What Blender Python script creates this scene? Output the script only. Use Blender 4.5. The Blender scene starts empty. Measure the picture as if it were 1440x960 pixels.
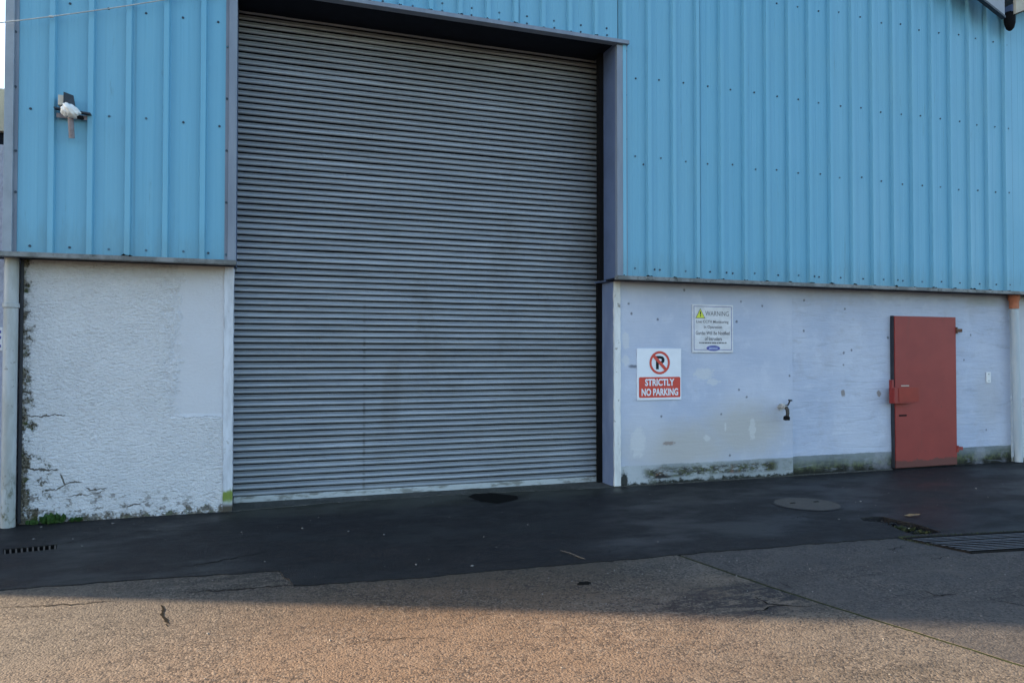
import bpy, bmesh, math, random
from mathutils import Vector, Matrix
from mathutils.geometry import tessellate_polygon
random.seed(7)
R = math.radians
scene = bpy.context.scene
C = scene.collection

# ------------------------------------------------------------------ camera
FOC, YAW, PITCH, ROLL, CAMH, DIST = 1050.0, R(19.08), R(1.08), R(0.03), 1.55, 7.933
fwd = Vector((math.sin(YAW)*math.cos(PITCH), math.cos(YAW)*math.cos(PITCH), math.sin(PITCH)))
rgt = Vector((math.cos(YAW), -math.sin(YAW), 0)); upv = rgt.cross(fwd)
rgt, upv = (math.cos(ROLL)*rgt + math.sin(ROLL)*upv, math.cos(ROLL)*upv - math.sin(ROLL)*rgt)
EYE = Vector((0, -DIST, CAMH))
cam = bpy.data.cameras.new('camera'); camo = bpy.data.objects.new('camera', cam); C.objects.link(camo)
cam.sensor_width = 36; cam.lens = 36*FOC/1440; cam.clip_end = 2000; cam.clip_start = 0.05
m = Matrix((rgt, upv, -fwd)).transposed().to_4x4(); m.translation = EYE
camo.matrix_world = m
scene.camera = camo

# ------------------------------------------------------------------ sky and sun
SUN_EL = R(17.0)
SUN_DIR = Vector((-0.912*math.cos(SUN_EL), 0.410*math.cos(SUN_EL), math.sin(SUN_EL)))   # towards the sun: behind the building, from the left
world = bpy.data.worlds.new('World'); scene.world = world; world.use_nodes = True
wn = world.node_tree; wn.nodes.clear()
sky = wn.nodes.new('ShaderNodeTexSky'); sky.sky_type = 'NISHITA'; sky.sun_disc = False
sky.sun_elevation = SUN_EL; sky.sun_rotation = math.atan2(SUN_DIR.x, SUN_DIR.y)
sky.altitude = 20; sky.air_density = 1.0; sky.dust_density = 1.6; sky.ozone_density = 1.2
bg = wn.nodes.new('ShaderNodeBackground'); bg.inputs['Strength'].default_value = 0.105
wo = wn.nodes.new('ShaderNodeOutputWorld')
wn.links.new(sky.outputs[0], bg.inputs[0]); wn.links.new(bg.outputs[0], wo.inputs[0])
sl = bpy.data.lights.new('sun', 'SUN'); sl.energy = 5.0; sl.angle = R(1.1); sl.color = (1.0, 0.74, 0.49)
slo = bpy.data.objects.new('sun', sl); C.objects.link(slo); slo.location = (-20, 12, 15)
slo.rotation_euler = SUN_DIR.to_track_quat('Z', 'Y').to_euler()
scene.view_settings.view_transform = 'Standard'; scene.view_settings.look = 'None'
scene.view_settings.gamma = 1; scene.view_settings.use_curve_mapping = False
scene.view_settings.exposure = 2.36

# ------------------------------------------------------------------ pixel helpers (photo pixel -> point on a known plane)
def ray(px, py):
    return ((px-720)/FOC)*rgt - ((py-480)/FOC)*upv + fwd
def W(px, py, y=0.0):
    d = ray(px, py); return EYE + d*((DIST+y)/d.y)
def G(px, py, z=0.0):
    d = ray(px, py); return EYE + d*((CAMH-z)/-d.z)
def WX(px, py, y=0.0): return W(px, py, y).x
def WZ(px, py, y=0.0): return W(px, py, y).z

# ------------------------------------------------------------------ object helpers
def tag(o, label=None, cat=None, group=None, kind=None):
    if label: o['label'] = label
    if cat: o['category'] = cat
    if group: o['group'] = group
    if kind: o['kind'] = kind
    return o
def empty(name, loc, label, cat, group=None):
    o = bpy.data.objects.new(name, None); C.objects.link(o); o.location = loc; o.empty_display_size = .2
    return tag(o, label, cat, group)
def link(name, me, mat, parent=None, smooth=False):
    o = bpy.data.objects.new(name, me); C.objects.link(o)
    if mat is not None and not me.materials: me.materials.append(mat)
    if smooth:
        for p in me.polygons: p.use_smooth = True
    if parent is not None:
        o.parent = parent
        if parent.type == 'EMPTY': o.matrix_parent_inverse = Matrix.Translation(-parent.location)   # meshes keep world coordinates
    return o
class MB:
    """collects simple shapes (world coordinates) into ONE mesh"""
    def __init__(s): s.v = []; s.f = []
    def add(s, vs, fs):
        n = len(s.v); s.v += [tuple(v) for v in vs]; s.f += [tuple(i+n for i in f) for f in fs]; return s
    def box(s, x0, x1, y0, y1, z0, z1):
        vs = [(x, y, z) for x in (x0, x1) for y in (y0, y1) for z in (z0, z1)]
        return s.add(vs, [(0,1,3,2),(4,6,7,5),(0,4,5,1),(2,3,7,6),(0,2,6,4),(1,5,7,3)])
    def bevbox(s, x0, x1, y0, y1, z0, z1, b=.004):
        bm = bmesh.new(); bmesh.ops.create_cube(bm, size=1)
        for v in bm.verts:
            v.co = Vector((x0+(v.co.x+.5)*(x1-x0), y0+(v.co.y+.5)*(y1-y0), z0+(v.co.z+.5)*(z1-z0)))
        bmesh.ops.bevel(bm, geom=list(bm.edges), offset=b, segments=2, affect='EDGES', profile=.7)
        bm.verts.index_update()
        s.add([v.co[:] for v in bm.verts], [[v.index for v in f.verts] for f in bm.faces]); bm.free(); return s
    def hexa(s, a):     # 8 points: bottom quad, top quad
        return s.add(a, [(0,3,2,1),(4,5,6,7),(0,1,5,4),(1,2,6,5),(2,3,7,6),(3,0,4,7)])
    def tube(s, pts, rad, n=10, caps=True):
        pts = [Vector(p) for p in pts]; rad = rad if isinstance(rad, (list, tuple)) else [rad]*len(pts)
        base = len(s.v); prev = None
        for i, p in enumerate(pts):
            t = (pts[min(i+1, len(pts)-1)] - pts[max(i-1, 0)]).normalized()
            if prev is None:
                a = t.orthogonal().normalized()
            else:
                a = (prev - t*prev.dot(t)).normalized()
            prev = a; b = t.cross(a)
            for k in range(n):
                an = 2*math.pi*k/n; s.v.append(tuple(p + (a*math.cos(an)+b*math.sin(an))*rad[i]))
        for i in range(len(pts)-1):
            for k in range(n):
                s.f.append((base+i*n+k, base+i*n+(k+1) % n, base+(i+1)*n+(k+1) % n, base+(i+1)*n+k))
        if caps:
            s.f.append(tuple(base+k for k in reversed(range(n)))); s.f.append(tuple(base+(len(pts)-1)*n+k for k in range(n)))
        return s
    def me(s, name):
        me = bpy.data.meshes.new(name); me.from_pydata(s.v, [], s.f); me.validate(); me.update(); return me
    def build(s, name, mat, parent=None, smooth=False):
        return link(name, s.me(name), mat, parent, smooth)
def autosmooth(o, ang=35):
    me = o.data
    for p in me.polygons: p.use_smooth = True
    me.set_sharp_from_angle(angle=R(ang)); return o

# ------------------------------------------------------------------ material helpers
class NT:
    def __init__(s, name):
        s.m = bpy.data.materials.new(name); s.m.use_nodes = True; s.t = s.m.node_tree; s.t.nodes.clear()
        s.out = s.n('ShaderNodeOutputMaterial'); s.b = s.n('ShaderNodeBsdfPrincipled')
        s.l(s.b.outputs[0], s.out.inputs[0])
        g = s.n('ShaderNodeNewGeometry'); s.pos = g.outputs['Position']
        sp = s.n('ShaderNodeSeparateXYZ'); s.l(s.pos, sp.inputs[0]); s.x, s.y, s.z = sp.outputs
    def n(s, k): return s.t.nodes.new(k)
    def l(s, a, b): s.t.links.new(a, b)
    def put(s, inp, v):
        if hasattr(v, 'is_output') or isinstance(v, bpy.types.NodeSocket): s.l(v, inp)
        elif isinstance(v, (tuple, list)): inp.default_value = tuple(v) + ((1,) if len(v) == 3 and len(inp.default_value) == 4 else ())
        else: inp.default_value = v
    def math(s, op, a, b=0.0, clamp=False):
        n = s.n('ShaderNodeMath'); n.operation = op; n.use_clamp = clamp; s.put(n.inputs[0], a); s.put(n.inputs[1], b); return n.outputs[0]
    def vec(s, sx=1, sy=1, sz=1, off=(0,0,0)):
        n = s.n('ShaderNodeMapping'); s.l(s.pos, n.inputs[0]); n.inputs['Scale'].default_value = (sx, sy, sz); n.inputs['Location'].default_value = off
        return n.outputs[0]
    def noise(s, scale, detail=4, rough=.55, vec=None, dist=0.0):
        n = s.n('ShaderNodeTexNoise'); n.inputs['Scale'].default_value = scale; n.inputs['Detail'].default_value = detail
        n.inputs['Roughness'].default_value = rough; n.inputs['Distortion'].default_value = dist
        s.l(vec if vec is not None else s.pos, n.inputs['Vector']); return n.outputs['Fac']
    def voro(s, scale, vec=None, feat='F1'):
        n = s.n('ShaderNodeTexVoronoi'); n.feature = feat; n.inputs['Scale'].default_value = scale
        s.l(vec if vec is not None else s.pos, n.inputs['Vector']); return n.outputs['Distance']
    def rng(s, v, a, b, c=0.0, d=1.0, smooth=True):
        n = s.n('ShaderNodeMapRange'); n.interpolation_type = 'SMOOTHSTEP' if smooth else 'LINEAR'
        s.put(n.inputs[0], v)
        for i, q in enumerate((a, b, c, d)): s.put(n.inputs[i+1], q)
        return n.outputs[0]
    def mix(s, fac, a, b, mode='MIX'):
        n = s.n('ShaderNodeMix'); n.data_type = 'RGBA'; n.blend_type = mode
        s.put(n.inputs[0], fac); s.put(n.inputs[6], a); s.put(n.inputs[7], b); return n.outputs[2]
    def mul(s, *a):
        r = a[0]
        for b in a[1:]: r = s.math('MULTIPLY', r, b)
        return r
    def mix_f(s, f, a, b): return s.math('ADD', s.math('MULTIPLY', a, s.math('SUBTRACT', 1.0, f)), s.math('MULTIPLY', b, f))
    def mx(s, a, b): return s.math('MAXIMUM', a, b)
    def blob(s, u, v, cu, cv, ru, rv, soft=.25, warp=None, amt=.4):
        a = s.math('DIVIDE', s.math('SUBTRACT', u, cu), ru); b = s.math('DIVIDE', s.math('SUBTRACT', v, cv), rv)
        d = s.math('SQRT', s.math('ADD', s.math('MULTIPLY', a, a), s.math('MULTIPLY', b, b)))
        if warp is not None: d = s.math('ADD', d, s.math('MULTIPLY', s.math('SUBTRACT', warp, .5), amt*2))
        return s.rng(d, 1-soft, 1+soft, 1.0, 0.0)
    def bump(s, h, strength=.5, dist=.01, prev=None):
        n = s.n('ShaderNodeBump'); n.inputs['Strength'].default_value = strength; n.inputs['Distance'].default_value = dist
        s.put(n.inputs['Height'], h)
        if prev is not None: s.l(prev, n.inputs['Normal'])
        return n.outputs[0]
    def done(s, col=None, rough=.6, metal=0.0, normal=None, spec=None):
        if col is not None: s.put(s.b.inputs['Base Color'], col)
        s.put(s.b.inputs['Roughness'], rough); s.put(s.b.inputs['Metallic'], metal)
        if normal is not None: s.l(normal, s.b.inputs['Normal'])
        if spec is not None: s.put(s.b.inputs['Specular IOR Level'], spec)
        return s.m
def plain(name, col, rough=.6, metal=0.0, var=.12, scale=9, bump=0.0, spec=None):
    t = NT(name); f = t.noise(scale, 5, .6)
    c = t.mix(t.rng(f, .3, .7), tuple(q*(1-var) for q in col), tuple(min(1, q*(1+var)) for q in col))
    nm = t.bump(t.noise(scale*14, 3), bump, .002) if bump else None
    return t.done(c, rough, metal, nm, spec if spec is not None else (.08 if max(col) < .03 else .4))

M = {}
# blue coated steel cladding: faint vertical streaks, chalking, dirt
t = NT('blue_cladding')
st = t.noise(1, 5, .65, t.vec(26, 26, .3)); bl = t.noise(.7, 4, .6); fine = t.noise(1, 2, .5, t.vec(160, 160, .25))
c = t.mix(t.rng(st, .3, .7), (.128, .365, .52), (.146, .395, .55))
c = t.mix(t.mul(t.rng(bl, .45, .75), .35), c, (.19, .42, .53))
c = t.mix(t.mul(t.rng(fine, .6, .8), .12), c, (.085, .25, .36))
c = t.mix(t.mul(t.rng(t.noise(3, 6, .7, t.vec(6, 6, .35)), .62, .8), .35), c, (.13, .23, .25))
oi = t.n('ShaderNodeObjectInfo'); c = t.mix(t.mul(oi.outputs['Random'], .3), c, (.21, .43, .55))
grm = t.mul(t.rng(t.math('ADD', t.z, t.math('MULTIPLY', t.math('SUBTRACT', t.noise(1, 5, .7, t.vec(9, 9, 1.5)), .5), .9)), 2.40, 2.85, 1, 0), .35); c = t.mix(grm, c, (.12, .22, .25))
c = t.mix(t.mul(t.rng(t.noise(1, 6, .75, t.vec(14, 14, .9)), .62, .72), .4), c, (.10, .19, .22))
M['blue'] = t.done(c, t.rng(bl, .3, .7, .42, .58), 0.0, t.bump(t.noise(1, 2, .5, t.vec(3, 3, .8)), .12, .01), spec=.35)
# grey-lilac coated flashings
t = NT('grey_trim')
a = t.noise(1, 5, .6, t.vec(8, 8, 1.5)); c = t.mix(t.rng(a, .3, .7), (.15, .185, .24), (.195, .235, .295))
M['trim'] = t.done(c, .5)
t = NT('weathered_flashing')
a = t.noise(5, 6, .7); c = t.mix(t.rng(a, .42, .62), (.11, .12, .12), (.20, .215, .22)); c = t.mix(t.mul(t.rng(t.noise(9, 6, .7), .56, .68), .85), c, (.025, .03, .022))
M['flash'] = t.done(c, .6)
M['cornertrim'] = plain('pale_grey_trim', (.25, .29, .335), .5, 0, .1, 5)
M['reveal'] = plain('blue_grey_reveal', (.085, .122, .215), .5, 0, .12, 3)
t = NT('lower_reveal'); a = t.noise(1, 5, .6, t.vec(4, 4, 1.2))
c = t.mix(t.rng(a, .35, .65), (.13, .175, .29), (.20, .255, .38)); M['lowreveal'] = t.done(c, .6)
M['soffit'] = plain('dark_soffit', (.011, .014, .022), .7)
M['black'] = plain('black_void', (.008, .008, .009), .8)
M['groove_shade'] = plain('slat_groove_shade', (.014, .015, .018), .8)  # near-black that paints the shade into the slat grooves
M['screw2'] = plain('faded_screw_cap', (.07, .15, .21), .5)
M['screw'] = plain('screw_cap', (.03, .055, .085), .5)
# galvanised shutter slats
t = NT('galvanised_slat')
a = t.noise(1, 5, .65, t.vec(1.3, 20, 26)); b = t.noise(1, 3, .6, t.vec(9, 60, 75)); big = t.noise(.55, 3, .5)
c = t.mix(t.rng(a, .3, .72), (.255, .285, .315), (.40, .435, .47)); c = t.mix(t.mul(t.rng(b, .55, .8), .5), c, (.14, .155, .17))
c = t.mix(t.mul(t.rng(big, .5, .7), .25), c, (.20, .20, .185))
oi = t.n('ShaderNodeObjectInfo'); c = t.mix(t.mul(oi.outputs['Random'], .45), c, (.20, .215, .225)); c = t.mix(t.mul(t.rng(t.noise(1, 6, .7, t.vec(1.2, 1, .5)), .55, .7), .4), c, (.19, .19, .18)); c = t.mix(t.mul(t.rng(t.noise(1, 5, .7, t.vec(3, 30, 40)), .66, .74), .6), c, (.08, .085, .09))
# a faint vertical scuff and a few flecks
sx = WX(512, 540, .38)
scuff = t.mul(t.rng(t.math('ABSOLUTE', t.math('SUBTRACT', t.x, sx)), .004, .022, 1, 0), t.rng(t.z, 1.9, 2.3, 1, 0), t.rng(t.noise(1, 3, .6, t.vec(1, 1, 22)), .42, .6))
c = t.mix(t.mul(scuff, .6), c, (.10, .10, .09))
M['slat'] = t.done(c, t.rng(a, .3, .7, .38, .55), .35, t.bump(t.noise(1, 3, .6, t.vec(2, 8, 8)), .15, .01))
t = NT('bottom_rail')
a = t.noise(1, 6, .7, t.vec(5, 10, 14)); c = t.mix(t.rng(a, .48, .62), (.42, .46, .48), (.20, .21, .20)); M['rail'] = t.done(c, .5, .2)
# white painted door posts, moss and rust towards the foot
def post_mat(name, base, moss):
    t = NT(name); a = t.noise(6, 6, .7); e = t.noise(1, 5, .7, t.vec(9, 9, 2))
    c = t.mix(t.rng(e, .35, .7), base, tuple(q*.72 for q in base))
    c = t.mix(t.mul(t.rng(a, .6, .68), .8), c, (.18, .16, .13))
    if moss:
        k = t.mul(t.rng(t.math('ADD', t.z, t.math('MULTIPLY', t.math('SUBTRACT', a, .5), .15)), .06, .13), t.rng(t.math('ADD', t.z, t.math('MULTIPLY', t.math('SUBTRACT', a, .5), .2)), .2, .235, 1, 0))
        c = t.mix(k, c, (.16, .22, .035)); c = t.mix(t.rng(t.z, .05, .11, 1, 0), c, (.06, .05, .035))
    return t.done(c, .65, 0, t.bump(a, .3, .004))
M['postL'] = post_mat('painted_post_left', (.60, .64, .70), True)
M['postR'] = post_mat('painted_post_right', (.70, .71, .70), False)
# rough-cast render, left bay
t = NT('rough_cast_render')
w1 = t.noise(9, 5, .65); w2 = t.noise(2.2, 5, .6); gr = t.noise(1, 5, .62, t.vec(26, 26, 46), .3); gr2 = t.noise(1, 3, .6, t.vec(60, 60, 85))
xs, zs = t.math('ADD', t.x, t.math('MULTIPLY', t.math('SUBTRACT', w1, .5), .45)), t.math('ADD', t.z, t.math('MULTIPLY', t.math('SUBTRACT', w2, .5), .05))
patch = t.mul(t.rng(xs, WX(225, 480), WX(258, 480)), t.rng(zs, WZ(300, 588), WZ(300, 580)))
c = t.mix(t.rng(w2, .35, .7), (.74, .76, .79), (.68, .70, .73))
c = t.mix(t.mul(t.rng(gr, .30, .46, 1, 0), t.math('SUBTRACT', 1, patch), .25), c, (.42, .43, .45))
c = t.mix(t.mul(patch, .8), c, (.50, .52, .56))
c = t.mix(t.rng(t.math('ADD', t.z, t.math('MULTIPLY', w1, .3)), 2.38, 2.7), c, (.52, .52, .51))           # run-off dirt below the flashing
# crumbling mossy left edge, cracks and peeling near the ground
edge = t.rng(t.math('SUBTRACT', t.x, t.math('MULTIPLY', t.rng(t.noise(7, 6, .75), .38, .72), t.rng(t.z, 0, 1.1, .42, .15, False))), -2.06, -1.985, 1, 0)
ecol = t.mix(t.rng(t.noise(33, 4, .7), .4, .6), (.045, .04, .028), (.26, .24, .19)); ecol = t.mix(t.rng(t.noise(12, 4), .52, .62), ecol, (.07, .085, .03))
c = t.mix(edge, c, ecol)
def seg_mask(px0, py0, px1, py1, wd):
    p, q = W(px0, py0), W(px1, py1); dx, dz = q.x-p.x, q.z-p.z; L = math.hypot(dx, dz)
    wz = t.math('ADD', t.z, t.math('MULTIPLY', t.math('SUBTRACT', t.noise(6, 4, .6), .5), .12))
    u = t.math('ADD', t.math('MULTIPLY', t.math('SUBTRACT', t.x, p.x), dx/L), t.math('MULTIPLY', t.math('SUBTRACT', wz, p.z), dz/L))
    v = t.math('ADD', t.math('MULTIPLY', t.math('SUBTRACT', t.x, p.x), -dz/L), t.math('MULTIPLY', t.math('SUBTRACT', wz, p.z), dx/L))
    k = t.rng(t.math('ABSOLUTE', t.math('ADD', v, t.math('MULTIPLY', t.math('SUBTRACT', t.noise(24, 3), .5), wd*2))), wd*.5, wd*1.1, 1, 0)
    return t.mul(k, t.rng(u, 0, .03), t.rng(u, L-.03, L, 1, 0))
for a in ((28, 584, 94, 585, .007), (28, 658, 84, 661, .011), (236, 586, 313, 587, .004), (118, 684, 152, 688, .009), (28, 550, 46, 553, .012), (96, 700, 150, 690, .006), (60, 690, 118, 676, .008), (84, 664, 92, 684, .008), (176, 716, 200, 706, .010)):
    c = t.mix(t.mul(seg_mask(*a), .9), c, (.07, .06, .04) if a[4] > .005 else (.34, .34, .36))
foot = t.rng(t.math('ADD', t.z, t.math('MULTIPLY', t.math('SUBTRACT', t.noise(11, 6, .75), .5), .55)), .01, .07, 1, 0)
c = t.mix(t.mul(foot, .9), c, ecol)
sp = t.mul(t.rng(t.noise(1, 5, .72, t.vec(9, 9, 15)), .53, .60), t.rng(t.math('ADD', t.z, t.math('MULTIPLY', t.x, .16)), -.05, .22, 1, 0)); c = t.mix(t.mul(sp, .7), c, (.12, .10, .07))
hb = t.math('ADD', t.mul(t.math('ADD', gr, t.math('MULTIPLY', gr2, .35)), t.math('SUBTRACT', 1, t.math('MULTIPLY', patch, .88))), t.math('MULTIPLY', w2, .4))
nm = t.bump(hb, 1.0, .040); nm = t.bump(t.math('SUBTRACT', 1, t.mx(edge, foot)), .6, .015, nm)
M['roughcast'] = t.done(c, .85, 0, nm, .2)
# smooth trowelled plaster, right bay
def plaster(name, second):
    t = NT(name)
    wv = t.noise(5, 5, .6); n1 = t.noise(1.1, 5, .6); lay = t.noise(1, 5, .62, t.vec(2.0, 2, 13), .8); f = t.noise(30, 4, .65)
    c = t.mix(t.rng(n1, .3, .7), (.41, .465, .585), (.50, .54, .635))
    c = t.mix(t.mul(t.rng(lay, .52, .7), .3), c, (.53, .57, .68))
    c = t.mix(t.mul(t.rng(f, .6, .75), .3), c, (.33, .35, .41)); c = t.mix(t.mul(t.rng(t.noise(3.2, 6, .7), .52, .64), .4), c, (.56, .60, .69)); c = t.mix(t.mul(t.rng(t.noise(1, 6, .72, t.vec(2.2, 2, 5)), .58, .70), .45), c, (.36, .37, .40))
    wf = t.noise(17, 5, .7)
    B = lambda px, py, rx, rz, s=.3, amt=.35: t.blob(t.x, t.z, WX(px, py), WZ(px, py), rx, rz, s, wv if rx > .2 else wf, amt*(1 if rx > .2 else 2.4))
    if not second:
        c = t.mix(t.mul(t.mx(B(960, 628, .85, .28, .7), B(1045, 605, .6, .32, .7)), .9), c, (.44, .43, .41))
        c = t.mix(t.mul(B(905, 600, .25, .35, .6), .5), c, (.52, .55, .62))
        for a in ((990, 525, .13, .07), (1003, 537, .09, .04), (880, 480, .045, .10), (880, 507, .05, .06), (994, 616, .05, .035), (1058, 603, .05, .12), (897, 622, .1, .18), (1020, 600, .015, .05)):
            c = t.mix(t.mul(B(a[0], a[1], a[2], a[3], .2, .5), .5), c, (.62, .63, .63))
        c = t.mix(t.mul(B(890, 515, .06, .02, .5), .8), c, (.10, .11, .14))
        c = t.mix(t.mul(B(940, 623, .07, .025, .4, .6), .6), c, (.20, .13, .10))
        for a in ((884, 427), (888, 441), (925, 449), (962, 408), (1042, 424), (1036, 452), (930, 585), (1014, 582), (1050, 558), (1039, 548), (1110, 528), (1026, 640), (950, 560), (1072, 430)):
            c = t.mix(t.mul(B(a[0], a[1], .014, .014, .5, .6), .75), c, (.09, .095, .115))
        zt = t.math('ADD', t.z, t.math('MULTIPLY', t.math('SUBTRACT', wv, .5), .04))
        pl = t.rng(zt, .235, .25, 1, 0)
        pc = t.mix(t.rng(n1, .35, .65), (.25, .28, .29), (.36, .39, .40))
        pc = t.mix(t.mul(t.rng(t.x, 4.2, 4.9, 1, 0), .6), pc, (.50, .53, .56))
        chips = t.rng(t.noise(1, 7, .78, t.vec(6, 6, 17)), .42, .50)
        band = t.mul(t.rng(zt, .06, .11), t.rng(zt, .17, .235, 1, 0), t.rng(t.x, 4.35, 4.5), t.rng(t.x, 6.25, 6.4, 1, 0), t.rng(t.noise(1, 5, .7, t.vec(2.6, 1, 7)), .37, .52))
        ccol = t.mix(t.rng(t.noise(4, 4, .6), .55, .66), (.060, .066, .018), (.13, .058, .032)); ccol = t.mix(t.rng(t.noise(15, 5, .7), .44, .56), ccol, (.022, .020, .015))
        pc = t.mix(t.mul(chips, band, .95), pc, ccol)
        pc = t.mix(t.rng(t.math('ADD', t.z, t.math('MULTIPLY', t.math('SUBTRACT', t.noise(9, 6, .8), .5), .26)), .02, .06, 1, 0), pc, (.016, .018, .013)); pc = t.mix(t.mul(t.rng(t.noise(1, 6, .72, t.vec(5, 5, 9)), .5, .62), .55), pc, (.13, .145, .12))
        pc = t.mix(t.mul(B(878, 676, .05, .09, .2), .95), pc, (.015, .017, .013)); pc = t.mix(t.mul(B(930, 670, .1, .022, .3, .5), .95), pc, (.02, .02, .02))
        c = t.mix(pl, c, pc)
        h = t.math('ADD', t.math('MULTIPLY', lay, .7), t.math('MULTIPLY', f, .25)); h = t.math('SUBTRACT', h, t.mul(chips, band, .6))
        return t.done(c, .8, 0, t.bump(h, .5, .012), .25)
    else:
        c = t.mix(t.mul(t.rng(t.noise(1, 4, .6, t.vec(1.6, 1, 5), 1.2), .55, .72), .35), c, (.40, .42, .50))
        for a in ((1187, 553, .035, .04), (1237, 553, .035, .04)): c = t.mix(t.mul(B(*a, .25, .4), .8), c, (.22, .18, .15))
        for a in ((1189, 434), (1188, 496), (1199, 492), (1250, 475), (1366, 471), (1356, 506), (1132, 422), (1131, 465), (1187, 513), (1388, 604)):
            c = t.mix(t.mul(B(a[0], a[1], .015, .015, .5, .6), .75), c, (.10, .105, .125))
        c = t.mix(t.mul(B(1385, 425, .3, .06, .6), .5), c, (.33, .34, .32)); c = t.mix(t.mul(B(1390, 560, .25, .4, .6), .5), c, (.42, .43, .46))
        zt = t.math('ADD', t.z, t.math('MULTIPLY', t.math('SUBTRACT', wv, .5), .03))
        pl = t.rng(zt, .245, .256, 1, 0)
        pc = t.mix(t.rng(n1, .35, .65), (.17, .20, .215), (.22, .25, .26))
        ms = t.rng(t.math('ADD', t.z, t.math('MULTIPLY', t.math('SUBTRACT', t.noise(1, 5, .65, t.vec(1.7, 1, 4)), .5), .22)), .07, .27, 1, 0)
        mc = t.mix(t.rng(t.noise(16, 5, .7), .4, .62), (.026, .032, .011), (.085, .098, .026))
        pc = t.mix(t.mul(ms, .9), pc, mc); pc = t.mix(t.rng(t.math('ADD', t.z, t.math('MULTIPLY', t.math('SUBTRACT', t.noise(4, 5, .65), .5), .2)), .03, .13, 1, 0), pc, (.012, .013, .009)); c = t.mix(pl, c, pc)
        h = t.math('ADD', lay, t.math('MULTIPLY', f, .2))
        c = t.mix(t.mul(t.rng(t.noise(2.3, 5, .65), .5, .68), .35), c, (.38, .39, .45)); c = t.mix(t.mul(t.rng(lay, .34, .44, 1, 0), .30), c, (.30, .32, .38))
        return t.done(c, .8, 0, t.bump(h, .5, .022), .25)
M['plaster1'] = plaster('trowelled_plaster', False); M['plaster2'] = plaster('wavy_plaster', True)
# red steel door
t = NT('red_paint'); a = t.noise(3, 5, .6); c = t.mix(t.rng(a, .3, .7), (.222, .017, .013), (.265, .024, .018))
dz = t.math('ADD', t.z, t.math('MULTIPLY', t.math('SUBTRACT', t.noise(7, 5, .65), .5), .16))
c = t.mix(t.mul(t.rng(dz, .115, .135, 1, 0), .75), c, (.055, .02, .016)); c = t.mix(t.mul(t.rng(t.noise(22, 5, .75), .64, .68), .8), c, (.085, .03, .022)); c = t.mix(t.mul(t.rng(t.noise(1, 5, .7, t.vec(7, 7, 1)), .58, .72), .3), c, (.14, .03, .026))
M['red'] = t.done(c, .55, 0, t.bump(t.noise(2.2, 3), .15, .02))
M['redgloss'] = plain('fresh_red_paint', (.25, .014, .010), .35, 0, .1, 6)
M['rust'] = plain('rusty_iron', (.13, .06, .035), .8, .2, .4, 30, .4)
# pipes
t = NT('grimy_pvc'); a = t.noise(1, 5, .65, t.vec(10, 10, 2.2)); c = t.mix(t.rng(a, .35, .68), (.40, .43, .45), (.30, .32, .315))
g = t.mul(t.rng(t.noise(9, 6, .7, t.vec(1, 1, .6)), .5, .62), t.rng(t.z, .15, .7, 1, 0)); c = t.mix(g, c, (.07, .075, .035)); c = t.mix(t.mul(t.rng(t.noise(14, 5, .7), .62, .7), .6), c, (.09, .08, .05))
M['pvc'] = t.done(c, .5)
t = NT('pale_blue_pvc'); a = t.noise(1, 5, .6, t.vec(10, 10, 1.6)); c = t.mix(t.rng(a, .35, .7), (.34, .40, .45), (.43, .48, .51)); M['bluepvc'] = t.done(c, .45)
M['clay'] = plain('orange_pvc', (.46, .16, .085), .5, 0, .12, 14)
M['white'] = plain('white_plastic', (.72, .73, .74), .5, 0, .06)
M['signwhite'] = plain('sign_white', (.72, .75, .80), .35, 0, .04, 4)
M['signaged'] = plain('aged_sign_white', (.60, .61, .64), .4, 0, .1, 9)
M['signred'] = plain('sign_red', (.56, .055, .035), .4, 0, .05)
M['signblack'] = plain('sign_black', (.015, .02, .025), .4)
M['signink'] = plain('faded_sign_ink', (.09, .09, .10), .5)
M['signyellow'] = plain('sign_yellow', (.60, .66, .05), .4)
M['signblue'] = plain('sign_blue', (.07, .09, .32), .4); M['signpale'] = plain('sign_pale_blue', (.36, .42, .66), .4)
M['bag'] = plain('white_plastic_bag', (.72, .72, .70), .4, 0, .08, 30, .3)
M['darkmetal'] = plain('dark_metal', (.035, .04, .05), .5, .3); M['greymetal'] = plain('grey_metal', (.42, .41, .39), .45, .3, .2, 20)
M['pinkmetal'] = plain('weathered_tube', (.22, .19, .20), .6, .1, .2, 20); M['cream'] = plain('cream_plastic', (.50, .47, .40), .6)
M['brass'] = plain('old_brass', (.05, .045, .04), .5, .5, .3, 60)
M['leaf'] = plain('weed_leaf', (.035, .085, .018), .6, 0, .45, 60); M['moss'] = plain('moss', (.028, .036, .012), .9, 0, .5, 60, .5)
M['deadleaf'] = plain('dead_leaf', (.20, .13, .06), .7, 0, .3, 60); M['twig'] = plain('twig_bark', (.075, .068, .06), .8)
M['grit'] = plain('pale_grit', (.16, .155, .145), .8); M['cable'] = plain('cable_sheath', (.42, .45, .45), .6)
M['roof'] = plain('roof_sheet', (.12, .13, .14), .6); M['verge'] = plain('verge_trim', (.25, .27, .30), .5, 0, .1, 3)
M['beige'] = plain('beige_fascia', (.42, .39, .32), .8, 0, .12, 6)
M['sidewall'] = plain('side_render', (.42, .43, .45), .9, 0, .1, 3)
t = NT('neighbour_render'); a = t.noise(28, 5, .65); c = t.mix(t.rng(a, .35, .7), (.36, .39, .50), (.46, .49, .60)); M['nrender'] = t.done(c, .9, 0, t.bump(a, .8, .015))
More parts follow.
